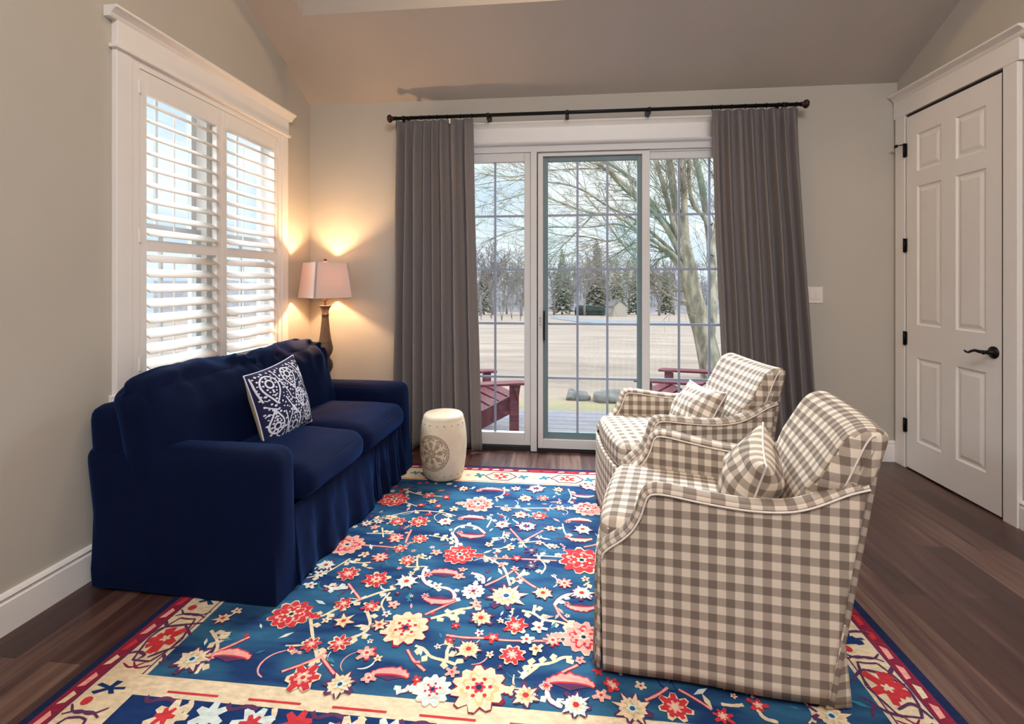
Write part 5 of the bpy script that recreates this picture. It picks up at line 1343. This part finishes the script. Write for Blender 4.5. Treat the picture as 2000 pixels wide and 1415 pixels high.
# ---- bare trees
def branch(m, p, d, L, r0, depth, rn, spread=0.55, drop=0.0, kids=4, nseg=5, curve=0.25, minr=0.004, sides=5):
    pts = [Vector(p)]; dd = Vector(d).normalized(); rr = [r0]
    tax = Vector((rn.uniform(-1, 1), rn.uniform(-1, 1), rn.uniform(-0.4, 0.6)))*curve
    for i in range(nseg):
        dd = (dd+tax/nseg+Vector((rn.uniform(-1, 1), rn.uniform(-1, 1), rn.uniform(-1, 1)))*0.09+Vector((0, 0, -drop/nseg))).normalized()
        pts.append(pts[-1]+dd*L/nseg); rr.append(max(minr, r0*(1-0.72*(i+1)/nseg)))
    m.tube(pts, rr, sides if depth > 1 else 3, cap=False)
    if depth <= 0: return
    for k in range(kids):
        t = rn.uniform(0.25, 1.0)*nseg; i = min(int(t), nseg-1); f = t-i
        q = pts[i].lerp(pts[i+1], f); base = (pts[i+1]-pts[i]).normalized()
        a = Vector((rn.uniform(-1, 1), rn.uniform(-1, 1), rn.uniform(-0.6, 0.8))); a -= base*a.dot(base)
        if a.length < 1e-3: continue
        nd = (base+a.normalized()*rn.uniform(0.5, 1.3)*spread*1.5).normalized()
        branch(m, q, nd, L*rn.uniform(0.40, 0.66), max(minr, rr[i]*0.55), depth-1, rn, spread, drop, kids, max(3, nseg-1), curve, minr, sides)
rn = random.Random(21)
tree = empty('shade_tree', tuple(ground(1398, 742)[0])); tag(tree, 'large bare tree with pale mottled trunk just beyond the deck', 'tree')
tinv = Matrix.Translation(tree.location).inverted()
def TR(m, name, mt='bark'):
    o = m.build(name, mt, fix=False); o.parent = tree; o.matrix_parent_inverse = tinv; return o
D0 = gd(1398, 742)
def limb(pp, smoothk=3):      # (px, py, distance offset, radius in px)
    P = catmull([tuple(at(x, y, D0+dz*min(1, i_/3))) for i_, (x, y, dz, r_) in enumerate(pp)], smoothk)
    rs = [r_ for *_, r_ in pp]; out_ = []
    for i in range(len(P)):
        k = i/smoothk; a = min(int(k), len(rs)-1); b = min(a+1, len(rs)-1); out_.append((rs[a]+(rs[b]-rs[a])*(k-a))*D0/960)
    return P, [max(q*0.68, 0.006) for q in out_]
g0 = ground(1398, 748)[0]
TRUNK = [(1402, 760, 0, 34), (1393, 735, 0, 28), (1385, 700, 0, 25), (1374, 650, 0, 23), (1362, 610, 0, 22), (1352, 570, 0, 20), (1345, 530, 0, 19), (1338, 490, 0.02, 16), (1335, 460, 0.05, 11)]
m = MB(); P, rs = limb(TRUNK); m.tube(P, [q*1.25 for q in rs], 14); TR(m, 'trunk')
LIMBS = [
 [(1386, 660, .3, 15), (1392, 600, .4, 14), (1391, 540, .5, 13), (1388, 480, .5, 12), (1380, 420, .5, 10), (1368, 350, .5, 10), (1352, 280, .5, 8), (1335, 180, .5, 5)],
 [(1389, 500, .5, 9), (1400, 440, .6, 8), (1402, 360, .7, 7), (1398, 280, .8, 6), (1390, 160, .9, 4)],
 [(1388, 440, .5, 9), (1372, 420, .3, 7), (1352, 395, .1, 6), (1345, 340, 0, 5), (1350, 260, 0, 4)],
 [(1342, 500, 0, 12), (1338, 440, -.05, 10), (1336, 380, -.1, 9), (1334, 330, -.2, 8), (1338, 250, -.2, 6), (1344, 160, -.2, 4)],
 [(1340, 510, 0, 14), (1330, 450, .1, 12), (1318, 390, .15, 11), (1310, 330, .2, 10), (1298, 260, .2, 7), (1285, 170, .2, 4)],
 [(1342, 520, -.1, 10), (1322, 460, -.2, 8), (1305, 400, -.3, 7), (1292, 350, -.4, 6), (1272, 290, -.5, 5), (1250, 200, -.5, 3)],
 [(1346, 540, .1, 11), (1325, 490, .2, 9), (1300, 440, .3, 8), (1275, 400, .4, 8), (1240, 355, .5, 6), (1190, 320, .6, 5), (1120, 290, .7, 4), (1060, 250, .7, 3)],
 [(1344, 530, -.1, 10), (1318, 475, -.3, 8), (1290, 430, -.4, 7), (1250, 392, -.6, 6), (1212, 352, -.7, 5), (1175, 325, -.8, 4.5), (1110, 300, -.9, 3.5), (1030, 270, -1, 2.5)],
 [(1346, 545, .3, 8), (1320, 500, .5, 6), (1285, 465, .6, 5), (1240, 430, .8, 4.5), (1190, 405, .9, 3.5), (1130, 368, 1.0, 3), (1070, 356, 1.1, 2.4), (1000, 352, 1.2, 1.8), (930, 362, 1.3, 1.2)],
 [(1348, 560, -.2, 7), (1322, 505, -.4, 5.5), (1282, 475, -.6, 4.5), (1246, 450, -.8, 4), (1200, 420, -.9, 3.2), (1150, 415, -1, 2.8), (1100, 398, -1.1, 2.3), (1040, 378, -1.2, 1.8), (985, 390, -1.3, 1.3), (932, 405, -1.3, 1)],
 [(1348, 560, .2, 6), (1300, 490, .5, 4.5), (1246, 455, .7, 3.5), (1205, 438, .8, 3), (1150, 444, .9, 2.4), (1070, 444, 1.0, 2.2), (1000, 452, 1.1, 1.6), (935, 478, 1.2, 1.1)],
 [(1330, 470, -.3, 5), (1270, 400, -.5, 4.5), (1230, 380, -.6, 4), (1180, 330, -.7, 3.4), (1130, 308, -.8, 2.6), (1080, 285, -.9, 2)],
 [(1350, 575, .1, 6), (1335, 520, .2, 4), (1300, 500, .2, 3), (1262, 530, .3, 2.4), (1246, 512, .3, 2), (1210, 470, .4, 2.6), (1175, 420, .5, 2.2), (1140, 378, .6, 1.8)],
 [(1352, 590, -.2, 6), (1330, 588, -.3, 4.5), (1300, 575, -.4, 3.4), (1275, 552, -.5, 2.6), (1262, 538, -.5, 2)],
 [(1350, 570, 0, 5), (1325, 565, 0, 3.6), (1290, 545, 0, 2.6), (1262, 530, 0, 2)],
 [(1345, 540, .4, 6), (1310, 500, .6, 4.5), (1268, 478, .8, 3.4), (1240, 475, .9, 2.6), (1200, 500, 1.0, 2), (1165, 520, 1.0, 1.6)],
 [(1246, 430, .5, 3), (1200, 470, .5, 2.4), (1140, 462, .5, 2), (1075, 455, .5, 1.8), (1010, 420, .6, 1.4), (960, 400, .6, 1)],
 [(1160, 418, 0, 2.4), (1120, 460, 0, 2), (1090, 490, 0, 1.6), (1074, 512, 0, 1.2)],
 [(1180, 330, 0, 2.6), (1120, 330, 0, 2.2), (1060, 335, 0, 2), (1000, 345, 0, 1.6), (935, 338, .1, 1.2)],
]
for i, pp in enumerate(LIMBS):
    m = MB(); P, rs = limb(pp, 4); m.tube(P, rs, 9 if i < 8 else 6, cap=False)
    n_ = len(P); L0 = sum((b-a).length for a, b in zip(P[:-1], P[1:]))
    for k in range(19 if i < 8 else 15):
        t = rn.uniform(0.22, 0.99)*(n_-1); j = int(t); q = P[j].lerp(P[min(j+1, n_-1)], t-j); base = (P[min(j+1, n_-1)]-P[max(j-1, 0)]).normalized()
        a = Vector((rn.uniform(-1, 0.7), rn.uniform(-1, 1), rn.uniform(-0.9, 0.9))); a -= base*a.dot(base); a.normalize()
        branch(m, q, base+a*rn.uniform(0.35, 0.9), rn.uniform(0.5, 1.2), min(rs[j]*0.45, 0.011), 2, rn, 0.5, 0.05, 4, 5, 0.5, 0.0028, 4)
    TR(m, 'limb')

# ---- trees across the lawn
def bare_tree_mesh(seed, H=7.0):
    r2 = random.Random(seed); m = MB()
    m.tube([(0, 0, -0.3), (0.05, 0, H*0.15), (0.02, 0.03, H*0.3)], [0.16, 0.13, 0.11], 6)
    for k in range(7):
        a = r2.uniform(0, 6.28); branch(m, (0.02, 0.03, H*r2.uniform(0.15, 0.34)), (math.cos(a)*0.6, math.sin(a)*0.6, 1.2), H*r2.uniform(0.45, 0.62), 0.07, 3, r2, 0.5, 0, 4, 4, 0.4, 0.022, 4)
    return m
def pine_mesh(seed, H=8.0, wd=0.30):
    r2 = random.Random(seed); t = MB(); t.tube([(0, 0, -0.3), (0, 0, H)], [0.15, 0.03], 6)
    f = MB(); z = H*0.08
    while z < H:
        rr = wd*H*(1-z/H)**0.8*r2.uniform(0.75, 1.1)+0.08; n = 11
        for k in range(n):
            a = 2*PI*k/n+r2.random(); l = rr*r2.uniform(0.7, 1.15); c, s = math.cos(a), math.sin(a); w_ = 0.16*l+0.12
            dz = -0.22*l+r2.uniform(-.1, .1)
            tip = Vector((c*l, s*l, z+dz)); b0 = Vector((c*0.1, s*0.1, z+0.1)); mid = (b0+tip)*0.5; sd = Vector((-s, c, 0))*w_
            f.add([b0, mid+sd+Vector((0, 0, 0.08)), tip, mid-sd+Vector((0, 0, 0.08)), mid+Vector((0, 0, -0.14-0.1*l))], [(0, 1, 2), (0, 2, 3), (0, 4, 1), (1, 4, 2), (2, 4, 3), (3, 4, 0)])
        z += H*0.034
    return t, f
variants = []
for sd in (31, 32, 33, 34):
    o = empty('bare_tree'); w2 = bare_tree_mesh(sd).build('crown', 'twig', o, fix=False); variants.append(o)
spots = [(938, 0.95), (962, 0.8), (990, 0.9), (1018, 0.8), (1082, .8), (1112, .8), (1142, 0.7), (1192, 1.05), (1228, .75), (1288, .8), (1316, 1.0)]
names = ['bare winter tree across the lawn, %s from the left in the %s glass panel' % (o_, p_) for p_, os_ in (('left', ('first', 'second', 'third', 'fourth')), ('middle', ('first', 'second', 'third', 'fourth', 'fifth')), ('right', ('first', 'second'))) for o_ in os_]
for i, (px, s) in enumerate(spots):
    py = 617-(i % 3)*1.5; g, d = ground(px, py); s *= 1.55*(1+0.12*math.sin(i*2.3))
    o = variants[i] if i < 4 else copy_tree(variants[i % 4])
    o.location = g; o.rotation_euler = (0, 0, i*1.7); o.scale = (s, s, s)
    tag(o, names[i], 'tree', 'bare trees across the lawn')
pv = []
for sd in (41, 42):
    o = empty('pine_tree'); t_, f_ = pine_mesh(sd, 8, 0.24); t_.build('trunk', 'twig', o); f_.build('foliage', 'pine', o, fix=False); pv.append(o)
for i, (px, s, lab) in enumerate(((1098, 0.95, 'hazy green evergreen behind the middle glass, leftmost one'), (1166, 1.12, 'tall rounded evergreen rising highest beyond the road'), (1205, 0.85, 'evergreen tree right behind the white shed'), (1243, 0.85, 'slim evergreen tree at the right of the middle glass'), (945, 0.8, 'evergreen tree beyond the left glass panel'), (1300, 0.8, 'evergreen tree beyond the right glass panel'))):
    g, d = ground(px, 614.5); s *= 1.45
    o = pv[i] if i < 2 else copy_tree(pv[i % 2]); o.location = g; o.scale = (s, s, s*1.0); o.rotation_euler = (0, 0, i*2.1)
    tag(o, lab, 'tree')
# brushy woodland far behind, uncountable
m = MB(); r3 = random.Random(5)
for k in range(700):
    px = r3.uniform(640, 1700); d = r3.uniform(118, 150); rr_ = ray(px, 0); x, y = rr_.x*d, rr_.y*d; z = gz(x, y)
    H = r3.uniform(8, 13)
    a = r3.uniform(0, 6.28)
    m.tube([(x, y, z), (x+r3.uniform(-.4, .4), y, z+H*0.6), (x+r3.uniform(-1, 1), y, z+H)], [0.10, 0.06, 0.02], 3, cap=False)
    for j in range(12):
        h = r3.uniform(0.15, 0.95)*H; a = r3.uniform(0, 6.28); l = r3.uniform(0.8, 2.8)
        m.tube([(x, y, z+h), (x+math.cos(a)*l, y+math.sin(a)*l, z+h+l*0.5)], [0.05, 0.02], 3, cap=False)
tag(m.build('woodland', 'woods', fix=False), 'hazy brown woodland filling the far horizon', 'woods', kind='stuff')
# distant rise that carries the woodland
m = MB(); vs = []
for k in range(61):
    px = 300+k*28; rr_ = ray(px, 0)
    h = 1.0*noise.noise(Vector((k*0.35, 2, 0)))
    for d, z in ((112, -6.5), (135, -2.0+h), (165, 1.6+h*1.5), (200, -12)):
        vs.append((rr_.x*d, rr_.y*d, z))
m.add(vs, [(i*4+j, (i+1)*4+j, (i+1)*4+j+1, i*4+j+1) for i in range(60) for j in range(3)], 0, True)
tag(m.build('wooded_hill', 'woods', fix=False), 'low grey brown wooded hill on the horizon', 'hill', kind='structure')
# road
m = MB(); a = [ground(x, y)[0] for x, y in ((1075, 618), (1130, 622), (1180, 626), (1250, 628), (1420, 629))]; b = [ground(x, y)[0] for x, y in ((1075, 622), (1130, 630), (1180, 633), (1250, 633), (1420, 633))]
vs = [(p.x, p.y, p.z+0.03) for p in a+b]; m.add(vs, [(i, i+1, 6+i, 5+i) for i in range(4)])
tag(m.build('road', 'road', fix=False), 'pale asphalt road curving along the far side of the lawn', 'road', kind='structure')
# shed
g, d = ground(1203, 618.5); sh_ = empty('shed', tuple(g), R(20)); tag(sh_, 'small white gabled shed across the lawn', 'shed')
m = MB(); m.prism([(-1.0, 0), (1.0, 0), (1.0, 1.5), (0, 2.25), (-1.0, 1.5)], 1, -1.3, 1.3); m.build('walls', 'shed', sh_)
m = MB()
for s in (-1, 1): m.prism([(s*1.15, 1.40), (0, 2.28), (0, 2.40), (s*1.18, 1.50)], 1, -1.4, 1.4)
m.build('roof', 'shedroof', sh_)
g, d = ground(1152, 616.5)
vs, fs = rounded(4.6, 1.4, 1.5, 0.5, 0.1, 18, 0, lambda p, a, b, c: p+Vector((NN(p, 2, 1), NN(p, 2.5, 3), NN(p, 3, 7)))*0.25)
o = MB().add(xf(vs, (0, 0, 0.65)), fs, 0, True).build('hedge', 'hedge'); o.location = g
tag(o, 'dark clipped evergreen hedge across the road', 'hedge')
# thin saplings at the left
for i, (px, py) in enumerate(((940, 626), (960, 623), (980, 627), (1000, 624), (1016, 628))):
    g, d = ground(px, py); m = MB(); r4 = random.Random(60+i)
    for k in range(4):
        branch(m, (0, 0, 0), (r4.uniform(-.35, .35), r4.uniform(-.3, .3), 1), r4.uniform(1.6, 2.6), 0.03, 2, r4, 0.45, 0, 3, 4, 0.4, 0.012, 4)
    o = m.build('sapling', 'twig', fix=False); o.location = g
    tag(o, 'thin leafless sapling on the lawn beyond the left glass panel, %s from the left' % ('first', 'second', 'third', 'fourth', 'fifth')[i], 'sapling', 'saplings beyond the left glass')
